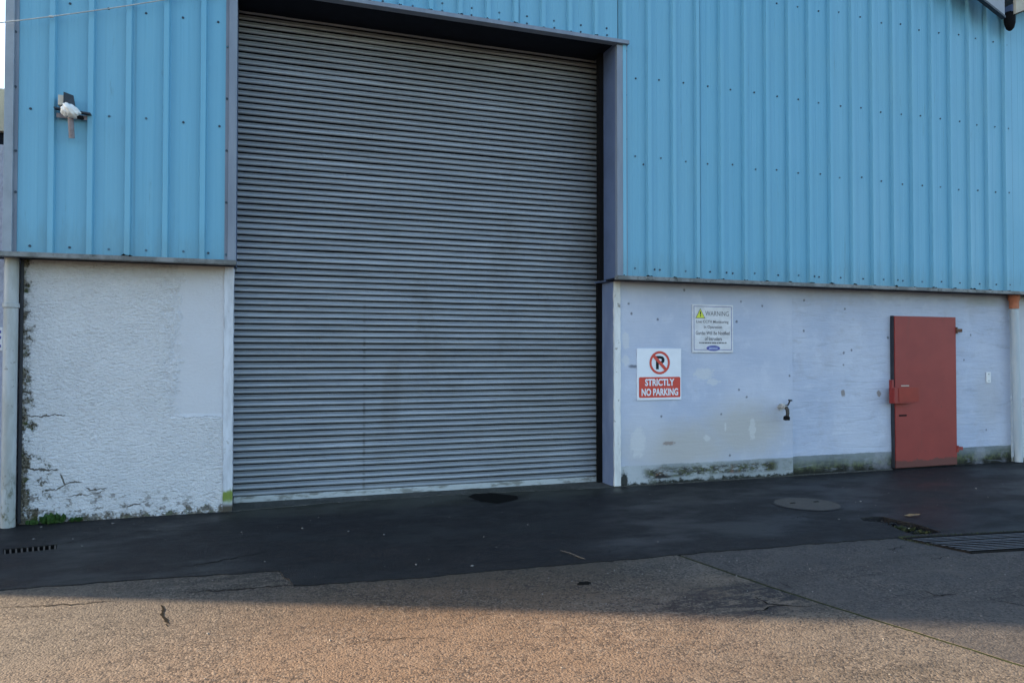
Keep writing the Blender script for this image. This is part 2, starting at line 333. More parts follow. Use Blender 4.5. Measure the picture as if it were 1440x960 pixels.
# ---- ground
def ground_mat(name, lo, hi, stain, spk_dark, spk_lite, gscale, bump, rough, extra=None, wet=.35):
    t = NT(name)
    big = t.noise(.55, 5, .6); mid = t.noise(3.1, 6, .65); g = t.noise(gscale, 4, .7); st = t.noise(1, 5, .65, t.vec(.5, 2.4, 1)); cl = t.noise(7, 5, .65)
    vn = t.n('ShaderNodeTexVoronoi'); vn.inputs['Scale'].default_value = gscale*1.25; t.l(t.pos, vn.inputs['Vector'])
    sc = t.n('ShaderNodeSeparateColor'); t.l(vn.outputs['Color'], sc.inputs[0]); rnd, rnd2 = sc.outputs[0], sc.outputs[1]
    c = t.mix(t.rng(mid, .32, .68), lo, hi); c = t.mix(t.mul(t.rng(big, .42, .68), .7), c, stain)
    c = t.mix(t.mul(t.rng(st, .52, .72), .6), c, tuple(q*.55 for q in lo)); c = t.mix(t.mul(t.rng(t.noise(1, 7, .72, t.vec(.7, 9, 1), .4), .56, .66), .55), c, tuple(q*.45 for q in lo)); c = t.mix(t.mul(t.rng(t.noise(1, 6, .7, t.vec(1.1, 3.5, 1)), .56, .7), .45), c, tuple(q*1.35 for q in hi))
    if extra: c = extra(t, c, mid, g)
    pt = t.noise(1.6, 6, .68); thr = t.rng(t.math('ADD', t.math('MULTIPLY', cl, .5), t.math('MULTIPLY', pt, .5)), .40, .60, .96, .42, False)
    dk = t.mul(t.math('GREATER_THAN', rnd, thr), t.rng(g, .35, .6, 1.0, .5), spk_dark); c = t.mix(dk, c, t.mix(.85, c, (.008, .009, .012)))
    c = t.mix(t.mul(t.math('GREATER_THAN', rnd2, .80), t.rng(pt, .35, .65, .3, 1.0), spk_lite), c, t.mix(.6, c, (.42, .37, .31)))
    h = t.math('ADD', g, t.math('MULTIPLY', t.math('SUBTRACT', 1, t.math('MULTIPLY', vn.outputs['Distance'], 1.0)), .6)); nm = t.bump(h, bump[0], bump[1]); nm = t.bump(mid, .25, .02, nm)
    wetm = t.rng(t.noise(1, 5, .6, t.vec(.9, 1.6, 1)), .40, .62)
    return t.done(c, t.mix_f(wetm, t.rng(mid, .3, .7, *rough), rough[0]*.74) if rough[0] < .65 else t.rng(mid, .3, .7, *rough), 0, nm, wet)
def asphalt_extra(t, c, mid, g):
    c = t.mix(t.mul(t.rng(t.math('ADD', t.y, t.math('MULTIPLY', t.math('SUBTRACT', mid, .5), .5)), -.62, -.10), t.rng(t.x, -.4, 0), t.rng(t.x, 3.9, 4.3, 1, 0), .75), c, (.034, .035, .025))   # moss film before the shutter
    p = G(695, 702); c = t.mix(t.mul(t.blob(t.x, t.y, p.x, p.y, .36, .15, .2, mid, .5), .9), c, (.007, .007, .008))
    p = G(900, 762); c = t.mix(t.mul(t.blob(t.x, t.y, p.x, p.y, .5, .12, .6, mid, 1.0), .5), c, (.034, .034, .036))
    p = G(1330, 690); c = t.mix(t.mul(t.blob(t.x, t.y, p.x, p.y, 1.5, .7, .6, mid, .4), .5), c, (.030, .022, .020))
    return c
def conc_extra(t, c, mid, g):
    p = G(930, 800); c = t.mix(t.mul(t.blob(t.x, t.y, p.x, p.y, .6, .25, .6, mid, .6), .5), c, (.115, .112, .11))
    p = G(600, 830); c = t.mix(t.mul(t.blob(t.x, t.y, p.x, p.y, 2.0, .62, .5, mid, .5), .85), c, (.034, .033, .027))
    p = G(1040, 845); c = t.mix(t.mul(t.blob(t.x, t.y, p.x, p.y, .75, .28, .5, mid, 1.2), t.rng(t.noise(1, 6, .75, t.vec(5, 13, 1)), .42, .52), 1.0), c, (.018, .020, .024))
    p = G(200, 822); c = t.mix(t.mul(t.blob(t.x, t.y, p.x, p.y, 1.8, .35, .5, mid, .6), .5), c, (.052, .05, .044))
    p = G(330, 818); c = t.mix(t.mul(t.blob(t.x, t.y, p.x, p.y, .7, .3, .5, mid, 1.0), t.rng(t.noise(1, 6, .75, t.vec(4, 12, 1)), .44, .54), .85), c, (.022, .022, .019))
    p = G(120, 910); c = t.mix(t.mul(t.blob(t.x, t.y, p.x, p.y, 1.1, 1.0, .6, mid, .6), .6), c, (.098, .092, .083))
    p = G(620, 925); c = t.mix(t.mul(t.blob(t.x, t.y, p.x, p.y, 1.5, 1.2, .7, mid, .5), .5), c, (.150, .094, .058))
    return c
M['asphalt'] = ground_mat('dark_asphalt', (.0075, .0075, .0085), (.0145, .0145, .0155), (.0105, .011, .0125), .45, .07, 72, (.4, .006), (.6, .85), asphalt_extra, .20)
M['concrete'] = ground_mat('worn_concrete', (.080, .070, .057), (.120, .102, .082), (.092, .085, .076), .95, .28, 66, (.55, .011), (.8, .95), conc_extra, .2)
M['tarmac'] = ground_mat('grey_concrete', (.052, .050, .049), (.074, .070, .066), (.062, .060, .058), .7, .18, 66, (.45, .010), (.75, .9), None, .15)
M['earth'] = plain('dark_earth', (.022, .021, .015), .95, 0, .5, 25, .8)
M['sill'] = ground_mat('mossy_sill', (.034, .035, .029), (.075, .075, .067), (.030, .032, .020), .6, .3, 50, (.6, .01), (.8, .9))
M['crack'] = plain('crack_and_gap_dark', (.004, .004, .0035), .95); M['manhole'] = plain('manhole_iron', (.060, .052, .043), .7, .1, .2, 40, .4)
M['iron'] = plain('grate_iron', (.10, .105, .115), .6, .1, .3, 30); M['rustshade'] = plain('grate_side_rust_shade', (.012, .011, .010), .9); M['joint'] = plain('mossy_joint', (.022, .028, .012), .95, 0, .5, 40, .6)  # grate sides: rusty iron with the shade between bars painted in

# ------------------------------------------------------------------ ground
def poly_slab(name, outer, holes, zt, zb, mat):
    loops = [[Vector((p[0], p[1], 0)) for p in outer]] + [[Vector((p[0], p[1], 0)) for p in h] for h in holes]
    flat = [p for l in loops for p in l]; tri = tessellate_polygon(loops); n = len(flat)
    vs = [(p.x, p.y, zt) for p in flat] + [(p.x, p.y, zb) for p in flat]; fs = []
    for a, b, c in tri:
        nn = (flat[b]-flat[a]).cross(flat[c]-flat[a]).z
        fs.append((a, b, c) if nn > 0 else (a, c, b))
    o = 0
    for l in loops:
        k = len(l)
        for i in range(k): fs.append((o+i, o+(i+1) % k, n+o+(i+1) % k, n+o+i))
        o += k
    me = bpy.data.meshes.new(name); me.from_pydata(vs, [], fs); me.update()
    ob = link(name, me, mat); return tag(ob, kind='structure')
def rough_line(pts, step=.09, amp=.012):
    out = []
    for a, b in zip(pts[:-1], pts[1:]):
        L = math.hypot(b[0]-a[0], b[1]-a[1]); n = max(1, min(60, int(L/step)))
        for i in range(n):
            u = i/n; j = amp if 0 < i else amp*.4
            out.append((a[0]+(b[0]-a[0])*u+random.uniform(-j, j)*.6, a[1]+(b[1]-a[1])*u+random.uniform(-j, j)))
    out.append(tuple(pts[-1])); return out
g2 = lambda px, py: tuple(G(px, py)[:2])
ground = tag(MB().add([(-400, -400, -.06), (400, -400, -.06), (400, 400, -.06), (-400, 400, -.06)], [(0, 1, 2, 3)]).build('ground', M['earth']), kind='structure')
dirx = Vector((1, -.14)).normalized()
gA = Vector(g2(1270, 757)); gB = Vector(g2(1366, 777)); GL = 2.2
gC, gD = gB + dirx*GL, gA + dirx*GL
edge_pts = [(-22, -1.35), (-4, -2.03)] + [g2(*p) for p in ((0, 830), (173, 817), (393, 803), (413, 824), (560, 815), (700, 802), (860, 789), (957, 780), (1053, 772), (1222, 759), (1262, 756))]
edge = rough_line(edge_pts, .08, .016)
pot = [g2(*p) for p in ((1209, 729), (1225, 727.5), (1242, 727), (1262, 732), (1282, 736), (1300, 741), (1324, 749), (1308, 751.5), (1283, 752), (1268, 747), (1255, 741), (1238, 735), (1215, 733))]
gul = [g2(*p) for p in ((4, 773), (80, 766), (79.5, 772.5), (4.5, 780))]
tail = [tuple(gA + dirx*u + Vector((0, .03))) for u in (.02, .8, 1.6, GL+.1)] + [(24, -5.2)]
asphalt = poly_slab('asphalt_strip', edge + tail + [(24, .6), (-22, .6)], [pot, gul], .007, -.055, M['asphalt'])
j0 = Vector(g2(957, 781)); jm = Vector(g2(1166, 851)); j1 = Vector(g2(1440, 936)); jd = (j1-jm).normalized(); j2 = j1 + jd*24
jl = rough_line([tuple(j0), tuple(Vector(g2(1085, 825))), tuple(jm), tuple(Vector(g2(1271, 883))), tuple(j1), tuple(j2)], .06, .006)
concrete = poly_slab('concrete_yard', [(-24, -30), (j2.x-.013, j2.y), *[(p[0]-.016, p[1]) for p in reversed(jl)], (j0.x-.02, -2.6), (.6, -2.4), (.1, -2.05), (-4, -1.8), (-24, -1.1)], [], 0, -.055, M['concrete'])
nrm = Vector((-dirx.y, dirx.x))
tarmac = poly_slab('concrete_roadway', [(j2.x+.013, j2.y), (26, -30), (26, -4.7)] + [tuple(p) for p in (gD + dirx*.02 + nrm*.1, gD + dirx*.02, gC + dirx*.02 - nrm*.02, gB - nrm*.02 - dirx*.02, gA - dirx*.02)] + [(gA.x-.02, gA.y+.12), (j0.x+.013, -2.7)] + [(p[0]+.016, p[1]) for p in jl], [], -.001, -.055, M['tarmac'])
joint = tag(MB().add([(p[0]-.03, p[1], -.003) for p in jl] + [(p[0]+.03, p[1], -.003) for p in jl], [(i, i+len(jl), i+1+len(jl), i+1) for i in range(len(jl)-1)]).build('expansion_joint', M['joint'], concrete))
def crack(parent, px, wd, z, mat='crack'):
    pts = rough_line([g2(*p) for p in px], .03, .017); vs = []; n = len(pts)
    for i, p in enumerate(pts):
        a, b = Vector(pts[max(i-1, 0)]), Vector(pts[min(i+1, n-1)]); tn = (b-a).normalized(); nn = Vector((-tn.y, tn.x))
        w = .62*wd*(.25+.75*math.sin(math.pi*(i+.3)/(n-.4)))*random.uniform(.4, 1.3)
        vs += [(p[0]+nn.x*w, p[1]+nn.y*w, z), (p[0]-nn.x*w, p[1]-nn.y*w, z)]
    return MB().add(vs, [(2*i, 2*i+1, 2*i+3, 2*i+2) for i in range(n-1)]).build('crack', M[mat], parent)
for px, wd in (([(250, 799), (290, 793), (330, 786), (373, 777)], .014), ([(180, 748), (230, 747), (316, 746)], .007), ([(1242, 731), (1290, 731)], .004), ([(80, 767), (120, 759), (150, 752)], .006), ([(1112, 730), (1130, 727), (1152, 731)], .007)):
    crack(asphalt, px, wd, .0095)
for px, wd in (([(0, 855), (60, 851), (110, 849), (160, 845)], .013), ([(262, 832), (300, 831), (350, 827), (410, 822)], .015), ([(227, 850), (229, 858), (228, 866), (234, 874), (236, 881)], .016), ([(860, 816), (888, 817)], .004), ([(1062, 839), (1080, 849), (1100, 851), (1140, 852)], .014), ([(1062, 860), (1090, 852)], .012), ([(480, 905), (560, 898), (640, 895)], .005), ([(850, 832), (815, 834)], .006)):
    crack(concrete, px, wd, .0025)
for px, wd in (([(1096, 818), (1112, 826)], .006), ([(1250, 773), (1275, 766)], .007), ([(1248, 772), (1262, 775)], .007), ([(1300, 830), (1316, 837), (1345, 836)], .009), ([(1404, 845), (1440, 851)], .010), ([(1310, 786), (1335, 781)], .006)):
    crack(tarmac, px, wd, .0015)
# dark sunken patch before the shutter
pp = rough_line([g2(*q) for q in ((658, 699), (667, 695), (690, 693.5), (727, 698), (729, 702), (715, 706), (700, 709), (676, 706), (658, 699))], .05, .012)[:-1]
MB().add([(x, y, .0095) for x, y in pp], [tuple(range(len(pp)))]).build('sunken_patch', M['crack'], asphalt)
# pothole in the concrete
p = G(821, 820); vs = []
for k in range(14):
    a = 2*math.pi*k/14; rr = random.uniform(.7, 1.15); vs.append((p.x+math.cos(a)*.06*rr, p.y+math.sin(a)*.04*rr, .003))
MB().add(vs, [tuple(range(14))]).build('hole', M['crack'], concrete)

# ------------------------------------------------------------------ warehouse
YC = -.20; YS = .38
ZF0, ZF1 = 2.425, 2.468      # base flashing
ZH = 5.175                   # head of the door opening
XL, XR = -2.015, 10.26       # left corner, valley
APX = (XL+XR)/2; EAVE = 6.40; SL = .452
def roofz(x): return EAVE + .02 + SL*(min(x-XL, XR-x) if x <= XR else min(x-XR, 2*XR-XL-x))
wh = empty('warehouse', (APX, 0, 0), 'blue profiled-steel warehouse with a big grey roller shutter and whitewashed lower walls', 'warehouse')

# profiled sheets: real trapezoidal ribs and shallow pan stiffeners
def rib_profile(x0, x1, ribs):
    pts = [(x0, 0.0)]
    fl, tp, h = .010, .022, .048
    rs = [r for r in ribs if x0+.02 < r < x1-.02]
    def pan(a, b):
        w = b-a
        if w > .2:
            for f in (.36, .64):
                c = a+w*f; pts.extend([(c-.012, 0), (c-.007, -.0016), (c+.007, -.0016), (c+.012, 0)])
    last = x0
    for r in rs:
        pan(last, r-fl-tp)
        for dx, dy in ((-fl-tp, 0), (-tp, -h), (tp, -h), (tp+fl, 0)):
            x = r+dx
            if x0 < x < x1: pts.append((x, dy))
        last = r+fl+tp
    pan(last, x1); pts.append((x1, 0.0)); return pts
def cladding(parent, x0, x1, zb, ribs, breaks, screws):
    bs = [x0] + [b for b in breaks if x0+.05 < b < x1-.05] + [x1]
    for i, (a, b) in enumerate(zip(bs[:-1], bs[1:])):
        pr = rib_profile(a, b + (.012 if i < len(bs)-2 else 0), ribs); lap = -.006*(i % 2)
        vs = []; fs = []
        for x, dy in pr: vs += [(x, YC+dy+lap, zb), (x, YC+dy+lap, roofz(x))]
        for k in range(len(pr)-1): fs.append((2*k, 2*k+2, 2*k+3, 2*k+1))
        sh = MB().add(vs, fs).build('cladding_sheet', M['blue'], parent)
        for sx_, sz_ in screws:
            if a <= sx_ < b: add_screw(sx_, YC+lap, sz_, sh)
sb = MB(); sb.tube([(0, 0, 0), (0, -.004, 0)], .0115, 10); sb.tube([(0, -.003, 0), (0, -.011, 0)], .0085, 6); SCREW = sb.me('screw'); SCREW.materials.append(M['screw'])
SCREW2 = SCREW.copy(); SCREW2.materials.clear(); SCREW2.materials.append(M['screw2'])
def add_screw(x, y, z, parent):
    o = link('screw', SCREW2 if random.random() < .4 else SCREW, None, parent); o.location = (x, y, z); return o
ribsL = [WX(x, 200, YC)+.02 for x in (70, 124.5, 177.5, 230.5, 282.5)]
ribsD = [WX(x, 20, YC)+.02 for x in (517.5, 560.5, 602.5, 643.5, 683, 721.5, 760, 797.5, 834)]; ribsD = [ribsD[0]-.322*k for k in (2, 1)] + ribsD
ribsR = [WX(660+v/4, 120, YC)+.03 for v in (850, 990, 1130, 1262, 1395)] + [WX(x, 130, YC)+.03 for x in (1042, 1073)] + [WX(1080+v/4, 215, YC)+.03 for v in (100, 215, 335, 455, 570, 685, 795, 905, 1010, 1115, 1215, 1315)]
def mids(ribs, x0, x1):
    r = [x0] + ribs + [x1]; return [(a+b)/2+random.uniform(-.02, .02) for a, b in zip(r[:-1], r[1:])]
scL = []
for (px, py) in ((98.7, 5.5), (153, 12.5), (205.7, 19.5), (257.5, 25.7), (307, 31.7), (43, 153), (153.7, 163.7), (205.7, 167), (258, 172.5), (308.7, 178), (42, 345.7), (98, 348), (153, 350.5), (205.5, 352), (258, 353.7), (293, 356)):
    p = W(px, py, YC); scL.append((p.x, p.z))
scD = []
for (px, py) in ((538, 5.5), (580, 11), (622, 5), (622, 18.7), (663.5, 11.7), (663, 24.5), (702, 18.2), (701.7, 30.5), (740.7, 23.7), (740.7, 36.2), (778.7, 30), (779.2, 41.5), (816.5, 36.2), (816.2, 46), (852.7, 40.5), (853.2, 50.2)):
    p = W(px, py, YC); scD.append((p.x, max(p.z, ZH+.06)))
scR = []
for zr, jit in ((WZ(1190, 22, YC), .02), (WZ(957, 118, YC), .02), (WZ(960, 227, YC), .02), (WZ(1130, 388, YC), .008)):
    for x in mids(ribsR, 4.09, XR): scR.append((x, zr + random.uniform(-jit, jit)))
scR += [(ribsR[k]+.085, WZ(1130, 388, YC)) for k in (1, 4, 8, 12)] + [(ribsR[1]-.06, WZ(911, 232, YC))]
cladding(wh, XL, -.27, ZF1-.01, ribsL, [ribsL[2]+.058], scL)
cladding(wh, -.17, WX(868, 30, YC), ZH+.014, ribsD, [ribsD[k]+.058 for k in (1, 4, 7)], scD)
cladding(wh, WX(868, 30, YC)+.012, XR+.002, ZF1-.01, ribsR, [ribsR[k]+.058 for k in (3, 6, 9, 12, 15)], scR)
# the strip of sheet above the right jamb is covered by the trim below the head
def trim(name, x0, x1, z0, z1, y0=YC-.045, y1=YC+.01, mat='trim', parent=wh):
    return MB().bevbox(x0, x1, y0, y1, z0, z1, .004).build(name, M[mat], parent)
ct = trim('corner_trim', WX(5, 200, YC-.045), WX(18, 200, YC-.045), ZF1, EAVE-.05, mat='cornertrim')
cf = MB().box(WX(18, 200, YC-.045), WX(25, 200, YC-.01), YC-.012, YC+.01, ZF1, EAVE-.06).build('corner_trim', M['trim'], wh)
for py in (45, 122, 212, 270): add_screw(WX(22, py, YC-.012), YC-.012, WZ(22, py, YC-.012), cf)
jt = trim('jamb_trim', -.245, -.17, ZF1, ZH-.0)
jf = MB().box(-.275, -.245, YC-.012, YC+.01, ZF1, 7.1).build('jamb_trim', M['trim'], wh)
for py in (66, 139, 212, 285, 358): add_screw(-.262, YC-.012, WZ(318, py, YC-.012), jf)
jr = trim('jamb_trim', WX(868, 200, YC-.045), WX(879, 200, YC-.045), ZF1, ZH-.035)
jrf = MB().box(WX(879, 200, YC-.045), WX(882, 200, YC-.03), YC-.03, YC+.01, ZF1, ZH-.035).build('jamb_trim', M['trim'], wh)
for py in (72, 134, 196): add_screw(WX(880.5, py, YC-.03), YC-.03, WZ(880.5, py, YC-.03), jrf)
XJ = WX(868, 200, YC-.045)          # inner face of the right jamb
hf = trim('head_flashing', -.17, XJ+.14, ZH-.03, ZH+.014, YC-.085, YC+.012)
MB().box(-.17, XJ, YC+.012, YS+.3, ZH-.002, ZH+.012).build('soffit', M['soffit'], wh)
# base flashings with drip and soffit
for x0, x1 in ((-2.24, -.165), (XJ-.005, XR+.02)):
    MB().bevbox(x0, x1, YC-.075, YC+.02, ZF0, ZF1, .004).build('base_flashing', M['flash'], wh)
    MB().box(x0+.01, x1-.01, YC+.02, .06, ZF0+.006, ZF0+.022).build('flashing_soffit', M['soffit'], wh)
MB().box(XJ-.004, WX(873, 600, 0)+.05, .062, YS+.064, ZF0+.0045, ZF0+.024).build('reveal_cap', M['reveal'], wh)
# right reveal above and below, and door posts
MB().box(XJ, XJ+.03, YC+.012, .11, ZF0+.026, ZH-.003).build('door_reveal', M['reveal'], wh)
XP0, XP1 = WX(864, 600, -.012), WX(873, 600, -.012)
MB().box(XP0-.006, XP0+.03, .014, .295, 0.0, ZF0).build('door_reveal', M['lowreveal'], wh)
def wavy_post(name, x0, x1, y0, y1, z0, z1, mat):
    bm = bmesh.new(); bmesh.ops.create_cube(bm, size=1)
    for v in bm.verts: v.co = Vector((x0+(v.co.x+.5)*(x1-x0), y0+(v.co.y+.5)*(y1-y0), z0+(v.co.z+.5)*(z1-z0)))
    ed = [e for e in bm.edges if abs(e.verts[0].co.z-e.verts[1].co.z) > .5]
    bmesh.ops.subdivide_edges(bm, edges=ed, cuts=48, use_grid_fill=True)
    for v in bm.verts: v.co.x += random.uniform(-.0035, .0035)
    me = bpy.data.meshes.new(name); bm.to_mesh(me); bm.free(); return link(name, me, mat, wh)
wavy_post('door_post', XP0, XP1, -.012, .012, 0.0, ZF0+.004, M['postR'])
XQ0, XQ1 = WX(314, 600, -.012), WX(327, 600, -.012)
wavy_post('door_post', XQ0, XQ1, -.012, .30, 0.0, ZF0+.004, M['postL'])
MB().box(XQ1-.05, XQ1-.002, .30, .55, 0, ZH).build('door_reveal', M['reveal'], wh)
MB().box(-.24, -.172, YC+.012, .55, ZF0+.03, ZH-.001).build('door_reveal', M['reveal'], wh)
# lower walls
def wall_sheet(name, x0, x1, y, z0, z1, mat, wob=.0, n=60):
    """front face of a thick wall, gently uneven"""
    nx, nz = max(2, int((x1-x0)/.08)), max(2, int((z1-z0)/.08)); vs = []; fs = []
    ph = [random.uniform(0, 6.28) for _ in range(8)]
    for i in range(nx+1):
        for k in range(nz+1):
            x, z = x0+(x1-x0)*i/nx, z0+(z1-z0)*k/nz
            e = 0 if i in (0, nx) or k in (0, nz) else wob*(math.sin(x*2.3+ph[0])*math.sin(z*3.1+ph[1])+.5*math.sin(x*6.1+ph[2]+z*2)*math.sin(z*8.3+ph[3]))
            vs.append((x, y+e, z))
    for i in range(nx):
        for k in range(nz): a = i*(nz+1)+k; fs.append((a, a+nz+1, a+nz+2, a+1))
    b = len(vs); vs += [(x0, y, z0), (x1, y, z0), (x1, y, z1), (x0, y, z1), (x0, y+.2, z0), (x1, y+.2, z0), (x1, y+.2, z1), (x0, y+.2, z1)]
    fs += [(b, b+3, b+7, b+4), (b+1, b+5, b+6, b+2), (b+3, b+2, b+6, b+7), (b+4, b+7, b+6, b+5)]
    return MB().add(vs, fs).build(name, mat, wh, True)
def sharp(o): autosmooth(o, 40); return o
sharp(wall_sheet('rendered_wall', XL, XQ0, .0, -.05, ZF0+.01, M['roughcast'], .006))
XM = WX(1115, 600)
sharp(wall_sheet('plastered_wall', XP1, XM, .0, -.05, ZF0+.01, M['plaster1'], .004))
sharp(wall_sheet('plastered_wall', XM, 10.46, .014, -.05, ZF0+.01, M['plaster2'], .007))
ft = rough_line([(XP1-.1, -.035), (XM, -.03), (8.2, -.028)], .07, .006)
MB().add([(x, y, .017) for x, y in ft] + [(x, .02, .017) for x, y in ft] + [(x, y-.004, 0) for x, y in ft], [(i, i+1, i+1+len(ft), i+len(ft)) for i in range(len(ft)-1)] + [(i+2*len(ft), i+1+2*len(ft), i+1, i) for i in range(len(ft)-1)]).build('wall_footing', M['sill'], wh)
# hidden shell that closes the building and throws its shadow
MB().box(XL+.002, XL+.1, .21, 18, 0, EAVE).build('side_wall', M['sidewall'], wh)
MB().add([(XL, 18, 0), (XR, 18, 0), (XR, 18, EAVE), (APX, 18, roofz(APX)-.02), (XL, 18, EAVE)], [(0, 1, 2, 3, 4)]).build('back_wall', M['sidewall'], wh)
def slope(name, xa, za, xb, zb, y0, y1, th, mat, parent):
    return MB().hexa([(xa, y0, za), (xb, y0, zb), (xb, y1, zb), (xa, y1, za), (xa, y0, za+th), (xb, y0, zb+th), (xb, y1, zb+th), (xa, y1, za+th)]).build(name, mat, parent)
slope('roof', XL-.15, roofz(XL)-.05, APX, roofz(APX)+.02, YC-.24, 18.2, .08, M['roof'], wh)
slope('roof', APX, roofz(APX)+.02, XR-.09, roofz(XR-.09)+.02, YC-.24, 18.2, .08, M['roof'], wh)
va, vb = W(1384, 0, YC-.285), W(1413, 23, YC-.285); vsl = (va.z-vb.z)/(vb.x-va.x); VT = vb.z + vsl*(vb.x-APX)
slope('verge_board', APX, VT, vb.x, vb.z, YC-.285, YC-.245, .34, M['verge'], wh)
slope('verge_trim', APX, VT-.03, vb.x, vb.z-.03, YC-.30, YC-.24, .029, M['darkmetal'], wh)  # dark strip that draws the shadow under the verge
slope('verge_board', XL-.15, roofz(XL)-.07, APX, roofz(APX)-.02, YC-.285, YC-.245, .30, M['verge'], wh)
# valley outlet
vx, vz = WX(1417, 30, YC-.15), WZ(1417, 30, YC-.15)
hop = MB()
pr = [(-.30, .020), (-.27, .05), (-.20, .07), (-.12, .075), (-.05, .07)]
hop.tube([(vx+.02-(z+.3)*.05, YC-.17, vz+z+.16) for z, r in pr], [r for z, r in pr], 12)
autosmooth(hop.build('valley_outlet', M['black'], wh))
MB().bevbox(vx-.03, vx+.05, YC-.24, YC-.06, vz+.10, vz+.20, .01).build('valley_box', M['reveal'], wh)

# ---- roller shutter
sx0, sx1 = XQ1-.06, WX(844, 400, YS)
PIT = .0667; Z0 = .082
sh = MB().box(XQ1-.04, XP1+.03, YS+.065, YS+.085, -.04, ZH+.05).build('roller_shutter', M['black'], wh)
prof = [(0, .047), (.0008, -.004), (.006, -.0165), (.013, -.0205), (.022, -.0195), (.031, -.0145), (.038, -.008), (.043, .000), (.045, .006), (.051, .004), (.057, .009), (.058, .040), (.0667, .047)]
def slat_mesh(seed):
    rr = random.Random(seed); NS = 36; vs = []; fs = []; L = sx1-sx0; ph = [rr.uniform(0, 6.28) for _ in range(4)]; dents = [(rr.uniform(.2, L-.2), rr.uniform(.05, .22), rr.uniform(-.004, .007)) for _ in range(5)]
    for j in range(NS+1):
        x = L*j/NS; e = .0012*math.sin(x*2.1+ph[0])+.0008*math.sin(x*5.3+ph[1]) + sum(d*math.exp(-((x-c)/w)**2) for c, w, d in dents)
        f = .0010*math.sin(x*1.7+ph[2])+.0006*math.sin(x*6.1+ph[3])
        for (z, y) in prof: vs.append((x, y+e, z+f))
    n = len(prof)
    for j in range(NS):
        for k in range(n-1): a = j*n+k; fs.append((a, a+n, a+n+1, a+1))
    me = MB().add(vs, fs).me('slat'); me.materials.append(M['slat']); me.materials.append(M['groove_shade'])
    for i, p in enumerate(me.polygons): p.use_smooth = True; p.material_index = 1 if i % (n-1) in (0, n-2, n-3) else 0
    me.set_sharp_from_angle(angle=R(50)); return me
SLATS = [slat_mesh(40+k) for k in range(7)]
nsl = int((ZH+.03-Z0)/PIT)+1
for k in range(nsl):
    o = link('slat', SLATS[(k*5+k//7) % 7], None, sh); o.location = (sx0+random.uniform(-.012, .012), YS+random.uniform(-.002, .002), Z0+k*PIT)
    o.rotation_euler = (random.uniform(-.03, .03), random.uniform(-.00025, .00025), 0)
br = rough_line([(sx0+.05, 0), (sx1-.03, 0)], .15, .0)
MB().bevbox(sx0+.065, sx1-.02, YS-.022, YS+.012, .018, .080, .004).build('bottom_rail', M['rail'], sh)
MB().box(WX(842.5, 300, .13), XJ+.029, .112, .2, ZF0+.026, ZH-.003).build('guide_rail', M['black'], sh)
MB().box(WX(840.5, 550, .31), XP0+.029, .297, .35, .0, ZF0+.003).build('guide_rail', M['black'], sh)
# door sill
sp = rough_line([(XQ1-.04, -.02), (.8, .12), (2.0, .14), (2.9, .08), (XP0, -.02)], .08, .016)
o = MB().add([(x, y, .012) for x, y in sp] + [(x, YS+.06, .016) for x, y in sp] + [(x, y-.012, .004) for x, y in sp], [(i, i+1, i+1+len(sp), i+len(sp)) for i in range(len(sp)-1)] + [(i+2*len(sp), i+1+2*len(sp), i+1, i) for i in range(len(sp)-1)]).build('door_sill', M['sill'], wh)

# ---- red steel door
YD = -.055
dx0, dx1, dz0, dz1 = WX(1259, 550, YD), WX(1345, 550, YD), .03, WZ(1300, 445, YD)
door = MB().bevbox(dx0, dx1, YD, YD+.045, dz0, dz1, .004).build('steel_door', M['red'], wh); door['label'] = 'plain red steel side door with a welded lock box'
MB().box(dx0-.012, dx0-.001, YD+.012, .013, dz0+.0, dz1+.004).build('door_frame', M['darkmetal'], wh)
MB().box(dx0-.001, dx1-.01, YD+.02, .013, 0.004, dz0-.002).build('door_gap', M['black'], wh)
bx0, bx1, bz0, bz1 = WX(1258, 556, YD-.09), WX(1287, 556, YD-.09), WZ(1273, 567, YD-.09), WZ(1273, 545, YD-.09)
lb = MB().bevbox(bx0, bx1, YD-.09, YD-.002, bz0, bz1, .004).build('lock_box', M['red'], door)
MB().bevbox(bx0-.004, bx0+.035, YD-.05, YD-.003, bz0-.0, WZ(1256, 534, YD-.05), .003).build('lock_plate', M['red'], door)
MB().bevbox(WX(1264, 555, YD-.093), WX(1292, 555, YD-.093), YD-.095, YD-.091, bz0+.02, bz1+.004, .0015).build('lock_cover', M['redgloss'], door)
MB().box(WX(1267, 542, YD), WX(1278, 542, YD), YD-.006, YD-.0005, WZ(1270, 543, YD), WZ(1270, 541.5, YD)).build('slot', M['cream'], door)
MB().box(WX(1264, 584, YD), WX(1275, 584, YD), YD-.003, YD-.0005, WZ(1270, 585, YD), WZ(1270, 582.8, YD)).build('slot', M['black'], door)
for (px, py, mt) in ((1350, 464, 'rust'), (1351, 630, 'red')):
    hx, hz = WX(px, py, YD), WZ(px, py, YD)
    hb = MB().bevbox(dx1-.01, hx+.055, YD+.008, YD+.05, hz-.028, hz+.018, .004); hb.tube([(dx1+.012, YD+.0, hz-.05), (dx1+.012, YD+.0, hz+.04)], .016, 10)
    hb.build('hinge', M[mt], door)
# little screwed plate beside the pipe
px0, px1, pz0, pz1 = WX(1387.5, 530), WX(1393.5, 530), WZ(1390, 538), WZ(1390, 523)
pt = MB().bevbox(px0, px1, .0, .012, pz0, pz1, .002).build('wall_plate', M['white'], wh)
for z in (pz0+.03, pz1-.03): add_screw((px0+px1)/2, .0, z, pt).scale = (.6, .6, .6)

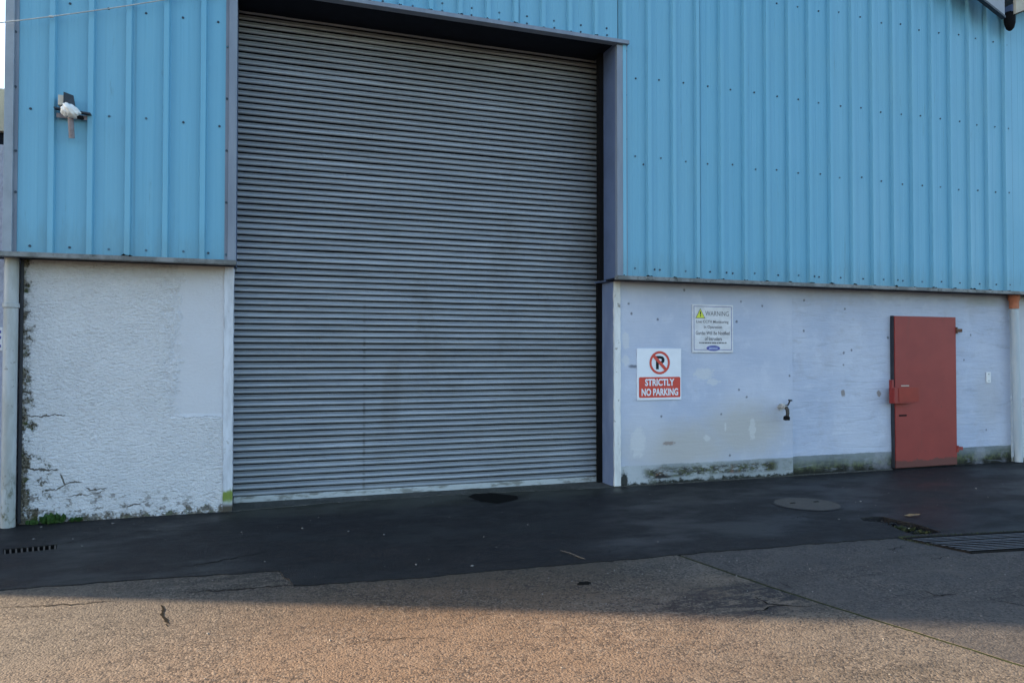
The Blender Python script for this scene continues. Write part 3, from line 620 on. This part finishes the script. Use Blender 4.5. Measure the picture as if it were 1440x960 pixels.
mr = random.Random(31)
def rib_gap_clod(x, y, z, k):  # dark clods added to stand in for the shaded hollow rib ends
    mb = MB()
    for i in range(5):
        c0 = (x+mr.uniform(-.03, .03)*k, y+mr.uniform(0, .02), z+mr.uniform(-.004, .004)); r_ = mr.uniform(.008, .02)*k; vs = []
        for (a, b, c) in ((1,0,0),(-1,0,0),(0,1,0),(0,-1,0),(0,0,1),(0,0,-1)): q = r_*mr.uniform(.6, 1.3); vs.append((c0[0]+a*q*1.5, c0[1]+b*q, c0[2]+c*q*.8))
        mb.add(vs, [(0,2,4),(2,1,4),(1,3,4),(3,0,4),(2,0,5),(1,2,5),(3,1,5),(0,3,5)])
    mb.build('rib_gap_clod', M['crack'], wh)
for x in ribsR: rib_gap_clod(x-.01, YC-.07, ZF1+.003, mr.uniform(.5, 1.1))
for x in ribsL[2:3]: rib_gap_clod(x, YC-.07, ZF1, 1.0)
for x in ribsD: rib_gap_clod(x-.01, YC-.08, ZH+.018, .8)

# ------------------------------------------------------------------ adjoining bay on the right
aw = empty('adjoining_warehouse', (2*XR-APX+0, 0, 0), 'second blue gabled bay beyond the pale blue drainpipe and roof valley', 'warehouse')
XE = 2*XR-XL
ribsA = [XR+.06+.34*k for k in range(1, 36)]
MB().box(XR-.12, XR+.12, YC+.05, .3, ZF0+.03, EAVE).build('valley_light_block', M['soffit'], aw)  # unseen backing added to block sun leaking between the two bays
cladding(aw, XR+.012, XE, ZF1-.01, ribsA, [ribsA[k]+.058 for k in range(2, 35, 3)], [])
MB().bevbox(XR+.021, XE, YC-.075, YC+.02, ZF0, ZF1, .004).build('base_flashing', M['flash'], aw)
MB().box(XR+.03, XE, YC+.02, .06, ZF0+.006, ZF0+.022).build('flashing_soffit', M['soffit'], aw)
MB().box(10.462, XE, .012, .25, -.05, ZF0+.01).build('rendered_wall', M['roughcast'], aw)
MB().box(XR-.05, XR+.05, .31, 18, 0, EAVE).build('unseen_valley_wall', M['sidewall'], aw)  # unseen wall added to keep sunlight from crossing the interior
MB().box(XE-.1, XE-.002, .26, 18, 0, EAVE).build('side_wall', M['sidewall'], aw)
slope('roof', XR+.07, roofz(XR-.07)+.02, 2*XR-APX, roofz(APX)+.02, YC-.24, 18.2, .08, M['roof'], aw)
slope('roof', 2*XR-APX, roofz(APX)+.02, XE+.15, EAVE-.05, YC-.24, 18.2, .08, M['roof'], aw)
vc = W(1429, 19, YC-.285); slope('verge_board', vc.x, vc.z, 2*XR-APX, vc.z+vsl*(2*XR-APX-vc.x), YC-.285, YC-.245, .26, M['beige'], aw)

# ------------------------------------------------------------------ neighbour on the left (its corner throws the shadow edge over the yard)
nb = empty('neighbouring_building', (-4.4, .12, 0), 'low flat-roofed rendered building behind the grimy left drainpipe, with beige fascia', 'building')
NX0, NX1, NY, NH = -6.87, -2.105, .12, 4.02
MB().box(NX0, NX1, NY, 14, -.05, 3.50).build('wall', M['nrender'], nb)
MB().box(NX0, NX1, NY+.04, 14, 3.50, 3.62).build('eaves_recess', M['soffit'], nb)
MB().bevbox(NX0, NX1, NY-.02, 14.02, 3.62, NH, .01).build('fascia', M['beige'], nb)
# small notice on its wall, only its end shows
nx = WX(3.2, 478, NY)
nt = empty('wall_notice', (nx-.18, NY-.01, 1.6), 'small white notice on the left neighbour wall behind the drainpipe', 'sign')
MB().box(nx-.36, nx+.005, NY-.012, NY-.002, WZ(2, 493, NY), WZ(2, 460, NY)).build('panel', M['signwhite'], nt)
for py in (466, 474, 486): MB().box(nx-.05, nx-.006, NY-.0145, NY-.0125, WZ(2, py+2.5, NY), WZ(2, py-1.5, NY)).build('mark', M['signblue'], nt)

# ------------------------------------------------------------------ drainpipes
lp = empty('drainpipe', (-2.12, -.075, 0), 'grimy off-white drainpipe with moss at its foot, at the left corner', 'drainpipe')
lx = WX(13.5, 550, -.075)
autosmooth(MB().tube([(lx, -.075, .005), (lx, -.075, 1.2), (lx+.004, -.075, ZF0+.005)], .058, 20).build('pipe', M['pvc'], lp))
zc = WZ(13, 429, -.12); autosmooth(MB().tube([(lx+.002, -.075, zc-.022), (lx+.002, -.075, zc-.018), (lx+.002, -.075, zc+.018), (lx+.002, -.075, zc+.022)], [.062, .068, .068, .062], 20).build('collar', M['pvc'], lp))
MB().box(lx+.06, lx+.082, -.02, .05, .02, ZF0).build('gap_shade_strip', M['darkmetal'], lp)  # dark strip standing in for the shaded gap beside the wall
rp = empty('drainpipe', (10.5, -.08, 0), 'pale blue-grey drainpipe with an orange collar, right of the red door', 'drainpipe')
xa, xb = WX(1426, 433, -.08), WX(1430.5, 645, -.08)
autosmooth(MB().tube([(xb, -.10, .02), (xb, -.09, .4), (xa, -.08, 2.22)], .055, 20).build('pipe', M['bluepvc'], rp))
zt = [WZ(1426, y, -.08) for y in (434, 424, 423, 421, 414, 413)]
autosmooth(MB().tube([(xa, -.08, z) for z in zt] + [(xa, -.08, ZF0+.01)], [.063, .063, .068, .078, .078, .070, .066], 22).build('collar', M['clay'], rp))

# ------------------------------------------------------------------ signs
def text_mesh(body, x0, x1, z0, z1, y, offset=0.0, shear=0.0):
    cu = bpy.data.curves.new('lettering', 'FONT'); cu.body = body; cu.size = 1; cu.offset = offset; cu.shear = shear; cu.fill_mode = 'BOTH'; cu.resolution_u = 3
    o = bpy.data.objects.new('lettering', cu); C.objects.link(o); bpy.context.view_layer.update()
    me = bpy.data.meshes.new_from_object(o.evaluated_get(bpy.context.evaluated_depsgraph_get())); bpy.data.objects.remove(o)
    xs = [v.co.x for v in me.vertices]; ys = [v.co.y for v in me.vertices]; a, b, c_, d = min(xs), max(xs), min(ys), max(ys)
    for v in me.vertices: v.co = Vector((x0+(v.co.x-a)/(b-a)*(x1-x0), y, z0+(v.co.y-c_)/(d-c_)*(z1-z0)))
    me.materials.clear(); return me
def text(parent, body, x0, x1, z0, z1, y, mat, offset=0.0, name='lettering', shear=0.0):
    return link(name, text_mesh(body, x0, x1, z0, z1, y, offset, shear), M[mat], parent)
def disc(cx, cz, r0, r1, y, n=48, rz=None):
    k = (rz or r1)/r1; vs = []; fs = []
    for i in range(n):
        a = 2*math.pi*i/n; vs += [(cx+math.cos(a)*r0, y, cz+math.sin(a)*r0*k), (cx+math.cos(a)*r1, y, cz+math.sin(a)*r1*k)]
    for i in range(n): j = (i+1) % n; fs.append((2*i, 2*i+1, 2*j+1, 2*j))
    return MB().add(vs, fs)
def rrect(x0, x1, z0, z1, y, r, n=6):
    vs = []
    for cx, cz, a0 in ((x1-r, z1-r, 0), (x0+r, z1-r, 90), (x0+r, z0+r, 180), (x1-r, z0+r, 270)):
        for i in range(n+1): a = R(a0+90*i/n); vs.append((cx+math.cos(a)*r, y, cz+math.sin(a)*r))
    return MB().add(vs, [tuple(reversed(range(len(vs))))])
# STRICTLY NO PARKING
x0, x1, z0, z1 = WX(896, 526, -.012), WX(958, 526, -.012), WZ(927, 562, -.012), WZ(927, 490, -.012)
ns = empty('no_parking_sign', ((x0+x1)/2, -.01, z0), 'white and red STRICTLY NO PARKING sign with crossed-out P', 'sign')
MB().bevbox(x0, x1, -.012, -.002, z0, z1, .002).build('panel', M['signwhite'], ns)
U = lambda a: x0+(a-68)/712*(x1-x0)
V = lambda a: z1-(a-68)/825*(z1-z0)
cx, cz, rad = U(428), V(295), .139
disc(cx, cz, rad*.80, rad, -.0150).build('prohibition_ring', M['signred'], ns)
text(ns, 'P', U(368), U(508), V(402), V(186), -.0135, 'signblack', .03, 'letter_p')
dd = rad*.9*math.sqrt(.5); wv = .0135
MB().add([(cx-dd-wv, -.0165, cz+dd-wv), (cx+dd-wv, -.0165, cz-dd-wv), (cx+dd+wv, -.0165, cz-dd+wv), (cx-dd+wv, -.0165, cz+dd+wv)], [(0, 1, 2, 3)]).build('prohibition_bar', M['signred'], ns)
rrect(U(95), U(763), V(855), V(525), -.0138, .018).build('red_band', M['signred'], ns)
text(ns, 'STRICTLY', U(190), U(665), V(668), V(553), -.0155, 'signwhite', .035)
text(ns, 'NO PARKING', U(135), U(725), V(826), V(708), -.0155, 'signwhite', .035)
# CCTV warning
x0, x1, z0, z1 = WX(973.5, 462, -.012), WX(1031, 462, -.012), WZ(1003, 495.5, -.012), WZ(1003, 428.5, -.012)
cs = empty('warning_sign', ((x0+x1)/2, -.01, z0), 'weathered white CCTV warning sign with yellow triangle and blue border', 'sign')
MB().bevbox(x0, x1, -.012, -.002, z0, z1, .003).build('panel', M['signaged'], cs)
U = lambda a: x0+(a-55)/730*(x1-x0)
V = lambda a: z1-(a-45)/860*(z1-z0)
bd = MB(); bw = .0065
for a in ((U(82), U(757), V(84), V(84)+bw), (U(82), U(757), V(860), V(860)+bw), (U(82), U(82)+bw, V(860)+bw, V(84)), (U(757)-bw, U(757), V(860)+bw, V(84))):
    bd.add([(a[0], -.0135, a[2]), (a[1], -.0135, a[2]), (a[1], -.0135, a[3]), (a[0], -.0135, a[3])], [(0, 1, 2, 3)])
bd.build('border', M['signblue'], cs)
tri = lambda k, y: MB().add([(U(197-88*k), y, V(235+58*k)), (U(197+88*k), y, V(235+58*k)), (U(197), y, V(235-122*k))], [(0, 1, 2)])
tri(1.0, -.0135).build('warning_triangle', M['signink'], cs); tri(.84, -.0150).build('warning_triangle', M['signyellow'], cs)
text(cs, '!', U(187), U(208), V(262), V(170), -.0165, 'signblack', .02)
text(cs, 'WARNING', U(285), U(705), V(246), V(160), -.0135, 'signink', -.004)
text(cs, 'Live CCTV Monitoring', U(125), U(700), V(392), V(325), -.0135, 'signink', .01)
text(cs, 'In Operation', U(260), U(582), V(488), V(418), -.0135, 'signink', .01)
text(cs, 'Gardai Will Be Notified', U(115), U(718), V(588), V(522), -.0135, 'signink', .01)
text(cs, 'of Intruders', U(275), U(578), V(690), V(622), -.0135, 'signink', .01)
sm = MB(); q = 178
while q < 655:      # a line too faded to read
    wq = random.uniform(10, 26); sm.add([(U(q), -.0135, V(744)), (U(q+wq), -.0135, V(744)), (U(q+wq), -.0135, V(random.uniform(716, 726))), (U(q), -.0135, V(718))], [(0, 1, 2, 3)]); q += wq+random.uniform(4, 14)
sm.build('faded_line', M['signink'], cs)
disc(U(423), V(828), .001, U(545)-U(423), -.0138, 40, V(778)-V(828)).build('oval_emblem', M['signblue'], cs)
sm = MB()
for k in range(7): a = 345+k*22; sm.add([(U(a), -.0155, V(850)), (U(a+15), -.0155, V(850)), (U(a+21), -.0155, V(812)), (U(a+6), -.0155, V(812))], [(0, 1, 2, 3)])
sm.build('emblem_script', M['signpale'], cs)

# ------------------------------------------------------------------ outside tap
tx, tz = WX(1097, 575), WZ(1097, 575)
tp = empty('water_tap', (tx, 0, tz), 'small outdoor lever tap on the lilac plaster wall', 'tap')
b = MB(); b.tube([(tx, .0, tz+.03), (tx, -.02, tz+.03)], .042, 14); b.tube([(tx, -.02, tz+.03), (tx, -.12, tz+.03)], .024, 12); b.tube([(tx, -.06, tz+.02), (tx, -.06, tz+.07)], [.028, .02], 12)
autosmooth(b.build('tap_body', M['greymetal'], tp))
autosmooth(MB().tube([(tx, -.11, tz+.03), (tx+.004, -.135, tz+.0), (tx+.004, -.14, tz-.05), (tx-.008, -.14, tz-.085)], [.024, .024, .021, .021], 12).build('spout', M['brass'], tp))
autosmooth(MB().tube([(tx-.01, -.14, tz-.075), (tx-.012, -.14, tz-.09), (tx-.016, -.14, tz-.125), (tx-.016, -.14, tz-.13)], [.026, .04, .04, .03], 12).build('hose_connector', M['black'], tp))
b = MB(); b.tube([(tx, -.06, tz+.06), (tx+.035, -.065, tz+.045), (tx+.07, -.07, tz+.06), (tx+.095, -.075, tz+.115)], .011, 8); b.tube([(tx+.07, -.08, tz+.118), (tx+.125, -.07, tz+.112)], .011, 8)
autosmooth(b.build('lever', M['darkmetal'], tp))

# ------------------------------------------------------------------ wrapped security fitting on the cladding
yb = YC-.05
fx, fz = WX(103, 160, yb), WZ(103, 160, yb); pxm = .0073
lt = empty('security_camera', (fx, YC, fz), 'security camera wrapped in a white plastic bag on a metal bracket', 'camera')
def P(px, py): return fx+(px-103)*pxm, fz-(py-160)*pxm
a0, a1 = P(83, 157), P(123, 162)
MB().hexa([(a0[0], yb-.05, a0[1]), (a1[0], yb-.05, a1[1]+.01), (a1[0], yb+.014, a1[1]+.01), (a0[0], yb+.014, a0[1]), (a0[0], yb-.05, a0[1]+.012), (a1[0], yb-.05, a1[1]+.024), (a1[0], yb+.014, a1[1]+.024), (a0[0], yb+.014, a0[1]+.012)]).build('bracket', M['darkmetal'], lt)
MB().box(a0[0]+.01, a1[0]-.005, yb+.008, yb+.013, a1[1]-.03, a1[1]+.009).build('bracket', M['pinkmetal'], lt)
q0, q1 = P(95, 154), P(105, 138)
MB().hexa([(q0[0], yb-.10, q0[1]), (q1[0]+.004, yb-.02, q0[1]), (q1[0]+.004, yb+.0, q0[1]), (q0[0], yb-.08, q0[1]), (q0[0], yb-.10, q1[1]), (q1[0]-.012, yb-.02, q1[1]), (q1[0]-.012, yb+.0, q1[1]), (q0[0], yb-.08, q1[1])]).build('hood', M['darkmetal'], lt)
q0, q1 = P(88, 153), P(95, 140.5)
MB().bevbox(q0[0], q1[0], yb-.06, yb+.012, q0[1], q1[1], .004).build('junction_box', M['cream'], lt)
q0, q1 = P(102.5, 192), P(102, 166)
autosmooth(MB().tube([(q0[0], yb-.03, q0[1]), (q0[0], yb-.04, q0[1]+.05), (q1[0], yb-.07, q1[1])], .024, 12).build('arm', M['pinkmetal'], lt))
bm = bmesh.new(); bmesh.ops.create_icosphere(bm, subdivisions=4, radius=1)
rs = random.Random(3); ph = [rs.uniform(0, 6.28) for _ in range(6)]
for v in bm.verts:
    c = v.co; k = 1+.07*math.sin(c.x*5+ph[0]+c.z*3)+.06*math.sin(c.z*7+ph[1])*math.cos(c.y*5+ph[2])+.05*math.sin(c.x*11+c.z*9+ph[3])
    w_ = 1-.28*max(0, c.x)                     # tapers to the lens end
    zz = c.z*w_*k - .35*c.x*.6
    if c.z < -.3: zz += .06*math.sin(c.x*16)
    v.co = Vector((P(103, 161)[0]+c.x*.078*k, yb-.10+c.y*.07*k, P(103, 161)[1]+zz*.066))
me = bpy.data.meshes.new('wrapped_housing'); bm.to_mesh(me); bm.free(); link('wrapped_housing', me, M['bag'], lt, True)
q = P(114, 169); autosmooth(MB().tube([(q[0]-.02, yb-.10, q[1]+.01), (q[0]+.02, yb-.12, q[1]-.002)], .017, 12).build('lens', M['black'], lt))

# ------------------------------------------------------------------ cable slung across the top of the left bay
cb = MB(); pts = []
p0, p1 = W(-25, 35, YC-.10), W(300, -12, YC-.07)
for i in range(25):
    u = i/24; pts.append(p0.lerp(p1, u) + Vector((0, 0, -.05*4*u*(1-u)*.4)))
cable = empty('overhead_cable', p1, 'thin pale cable slung across the top of the left blue panel', 'cable')
autosmooth(cb.tube(pts, .0055, 6).build('wire', M['cable'], cable))
p = W(72, 23.5, YC-.095); autosmooth(MB().tube([(p.x-.02, p.y, p.z-.004), (p.x-.01, p.y, p.z-.002), (p.x+.01, p.y, p.z+.001), (p.x+.02, p.y, p.z+.003)], [.006, .012, .012, .006], 8).build('tie', M['cable'], cable))
MB().box(p1.x-.015, p1.x+.015, p1.y-.01, YC+.005, p1.z-.015, p1.z+.015).build('clip', M['darkmetal'], cable)

# ------------------------------------------------------------------ covers and grates in the ground
mp = G(1135, 709.5); mh = empty('manhole_cover', (mp.x, mp.y, .007), 'round worn manhole cover flush in the dark asphalt', 'manhole cover')
b = MB(); n = 40; r = .325
vs = [(mp.x+math.cos(2*math.pi*i/n)*r, mp.y+math.sin(2*math.pi*i/n)*r, .012) for i in range(n)]; b.add(vs, [tuple(range(n))]).build('cover', M['manhole'], mh)
vs = []; fs = []
for i in range(n):
    a = 2*math.pi*i/n; vs += [(mp.x+math.cos(a)*(r+.002), mp.y+math.sin(a)*(r+.002), .0125), (mp.x+math.cos(a)*(r+.03), mp.y+math.sin(a)*(r+.03), .0105)]
for i in range(n): j = (i+1) % n; fs.append((2*i, 2*i+1, 2*j+1, 2*j))
MB().add(vs, fs).build('rim', M['asphalt'], mh)
for a in (.6, 2.2):
    MB().box(mp.x+math.cos(a)*.2-.03, mp.x+math.cos(a)*.2+.03, mp.y+math.sin(a)*.1-.012, mp.y+math.sin(a)*.1+.012, .0125, .0150).build('lifting_slot', M['crack'], mh)
gr = empty('drain_grate', (gA.x+1, gA.y-.3, 0), 'long barred drain grate set in the ground beside a broken mossy edge', 'drain grate')
def bar(p, q, w, zt, zb, name, mat, parent, top=None):
    d = (q-p).normalized(); nn = Vector((-d.y, d.x))*w
    a = [p-nn, q-nn, q+nn, p+nn]; o = MB().hexa([(v.x, v.y, zb) for v in a] + [(v.x, v.y, zt) for v in a]).build(name, M[mat], parent)
    if top: o.data.materials.append(M[top]); o.data.polygons[1].material_index = 1
    return o
bar(gA, gB, .012, .010, -.055, 'frame', 'rustshade', gr); bar(gA+nrm*.0, gD, .012, .009, -.055, 'frame', 'rustshade', gr); bar(gB, gC, .010, .004, -.055, 'frame', 'rustshade', gr)
NB = 11
for k in range(1, NB):
    u = k/NB; p = gA.lerp(gB, u); bar(p + dirx*.014, p + dirx*(GL-.02), .009, .007+random.uniform(-.002, .002), -.04, 'bar', 'rustshade', gr, 'iron')
for k in range(1, 6):
    a = gA + dirx*(GL*k/6); e = gB + dirx*(GL*k/6); bar(a, e, .007, -.008, -.04, 'cross_bar', 'iron', gr)
gl = empty('gully_grate', (Vector(gul[0]).x+.2, gul[0][1], 0), 'short slotted gully grate in the asphalt near the left drainpipe', 'drain grate')
ga, gb, gc, gd = [Vector(p) for p in gul]
bar(ga, gb, .010, .006, -.05, 'frame', 'rustshade', gl); bar(gd, gc, .008, .004, -.05, 'frame', 'rustshade', gl)
for k in range(10):
    u = (k+.3)/9.6; bar(ga.lerp(gb, u), gd.lerp(gc, u), .006, .004, -.05, 'bar', 'manhole', gl)

# ------------------------------------------------------------------ weeds, moss, litter
def weed(loc, n, rad, hgt, label, group, mat='leaf', seed=1):
    rr = random.Random(seed); mb = MB()
    for i in range(n):
        a = rr.uniform(0, 6.28); d = rad*math.sqrt(rr.random()); base = Vector(loc) + Vector((math.cos(a)*d, math.sin(a)*d*.35, 0))
        L = hgt*rr.uniform(.45, 1.1); lean = rr.uniform(.2, .9); th = rr.uniform(0, 6.28); dv = Vector((math.cos(th)*lean, math.sin(th)*lean*.7-.15, 1)).normalized()
        side = dv.cross(Vector((rr.uniform(-1, 1), rr.uniform(-1, 1), .2))).normalized()*L*rr.uniform(.2, .36)
        a1 = base + dv*L*.5; a2 = base + dv*L + Vector((0, 0, -L*.25*lean))
        mb.add([base, a1-side, a2, a1+side], [(0, 1, 2), (0, 2, 3)])
    e = empty('weed', loc, label, 'weed', group); mb.build('foliage', M[mat], e); return e
for i, (px, py, n, rad, hg, lab) in enumerate(((46, 737, 45, .05, .055, 'low green weed tuft at the foot of the left drainpipe gap'), (79, 732, 90, .085, .115, 'leafy green weed against the foot of the rough white wall'), (112, 728, 30, .05, .06, 'sparse weed behind the orange dead leaf by the rough white wall'))):
    p = G(px, py); weed((p.x, -.03, .006), n, rad, hg, lab, 'weeds along the wall foot', seed=i+4)
rr = random.Random(5); mb = MB()
def clod(mb, c, r, rr, fl=.6):
    vs = []
    for (x, y, z) in ((1,0,0),(-1,0,0),(0,1,0),(0,-1,0),(0,0,1),(0,0,-1)): k = r*rr.uniform(.6, 1.3); vs.append((c[0]+x*k, c[1]+y*k, c[2]+z*k*fl))
    mb.add(vs, [(0,2,4),(2,1,4),(1,3,4),(3,0,4),(2,0,5),(1,2,5),(3,1,5),(0,3,5)])
cen = [g2(*p) for p in ((1213, 731), (1230, 731), (1250, 733), (1270, 741), (1290, 745), (1308, 749))]
for i in range(170):
    u = rr.random()*(len(cen)-1); k = int(u); a = Vector(cen[k]).lerp(Vector(cen[k+1]), u-k); wd = .03+.09*min(u/3, 1)
    clod(mb, (a.x+rr.uniform(-wd, wd), a.y+rr.uniform(-wd, wd), -.045+rr.uniform(0, .03)), rr.uniform(.008, .028), rr)
rub = tag(mb.build('broken_asphalt', M['asphalt']), 'crumbled asphalt in the broken trench beside the drain grate', 'rubble', kind='stuff')
for i, (px, py) in enumerate(((1262, 741), (1278, 743), (1298, 747))):
    p = G(px, py); weed((p.x, p.y, -.03), 70, .09, .05, ('smallest mossy weed midway along the broken asphalt trench', 'mossy weed tuft in the widest stretch of the broken asphalt trench', 'mossy weed at the trench end touching the drain grate')[i], 'weeds in the broken asphalt', 'moss', 20+i)
# moss line along the grate edge
mb = MB()
for i in range(260):
    u = rr.random(); a = gA + dirx*(u*u*1.5) + Vector((rr.uniform(-.03, .04), rr.uniform(-.0, .05))); clod(mb, (a.x, a.y, .006), rr.uniform(.004, .013), rr, .5)
for i in range(90):
    a = gA.lerp(gB, rr.random()*.5); clod(mb, (a.x-.02+rr.uniform(-.03, .03), a.y, .003), rr.uniform(.004, .010), rr, .5)
tag(mb.build('moss_fringe', M['moss']), 'thin moss fringe along the edges of the drain grate', 'moss', kind='stuff')
# dead leaves
def leaf(px, py, L, wd, rot, label, z=.012):
    p = G(px, py); mb = MB(); d = Vector((math.cos(rot), math.sin(rot), 0)); s = Vector((-d.y, d.x, 0)); c0 = Vector((p.x, p.y, z)); row = []
    for u, k, h in ((-1, 0, .006), (-.55, .75, 0), (0, 1, .008), (.5, .7, .010), (1, 0, .022)):
        row += [c0+d*L*u+s*wd*k+Vector((0, 0, h+.008*k)), c0+d*L*u+Vector((0, 0, h)), c0+d*L*u-s*wd*k+Vector((0, 0, h+.006*k))]
    fs = []
    for i in range(4):
        for j in range(2): a = 3*i+j; fs.append((a, a+1, a+4, a+3))
    return tag(mb.add(row, fs).build('dead_leaf', M['deadleaf']), label, 'leaf', 'dead leaves on the asphalt')
leaf(113, 733, .075, .04, .1, 'orange dead leaf by the weeds at the rough white wall')
leaf(1283, 727, .085, .04, -.3, 'tan dead leaf on asphalt in front of the red door')
p, q = G(788, 776), G(823, 788); mbt = MB().tube([(p.x, p.y, .014), (p.x*.6+q.x*.4, p.y*.6+q.y*.4+.012, .018), (p.x*.2+q.x*.8, p.y*.2+q.y*.8, .013), (q.x, q.y, .013)], [.003, .0045, .0045, .003], 6)
tag(autosmooth(mbt.build('twig', M['twig'])), 'thin pale twig lying on the dark asphalt edge', 'twig')
mb = MB(); rr = random.Random(12)
fixed = [(58, 742), (47, 759), (102, 759), (115, 769), (158, 737), (372, 791), (425, 744), (490, 748), (540, 753), (632, 728), (680, 756), (585, 795), (742, 739), (925, 763), (1210, 706), (1180, 731), (1373, 688), (1410, 682), (1278, 744), (664, 797)]
for px, py in fixed:
    p = G(px, py); clod(mb, (p.x, p.y, .010), rr.uniform(.009, .016), rr, .5)
for i in range(150):
    x, y = rr.uniform(-2, 9), rr.uniform(-2.7, -.15); clod(mb, (x, y, .009), rr.uniform(.003, .008), rr, .5)
for i in range(160):
    x, y = rr.uniform(-2.5, 6), rr.uniform(-6, -2.9); clod(mb, (x, y, .003), rr.uniform(.003, .009), rr, .6)
tag(mb.build('grit', M['grit']), 'scattered pale grit and chips over the yard', 'grit', kind='stuff')
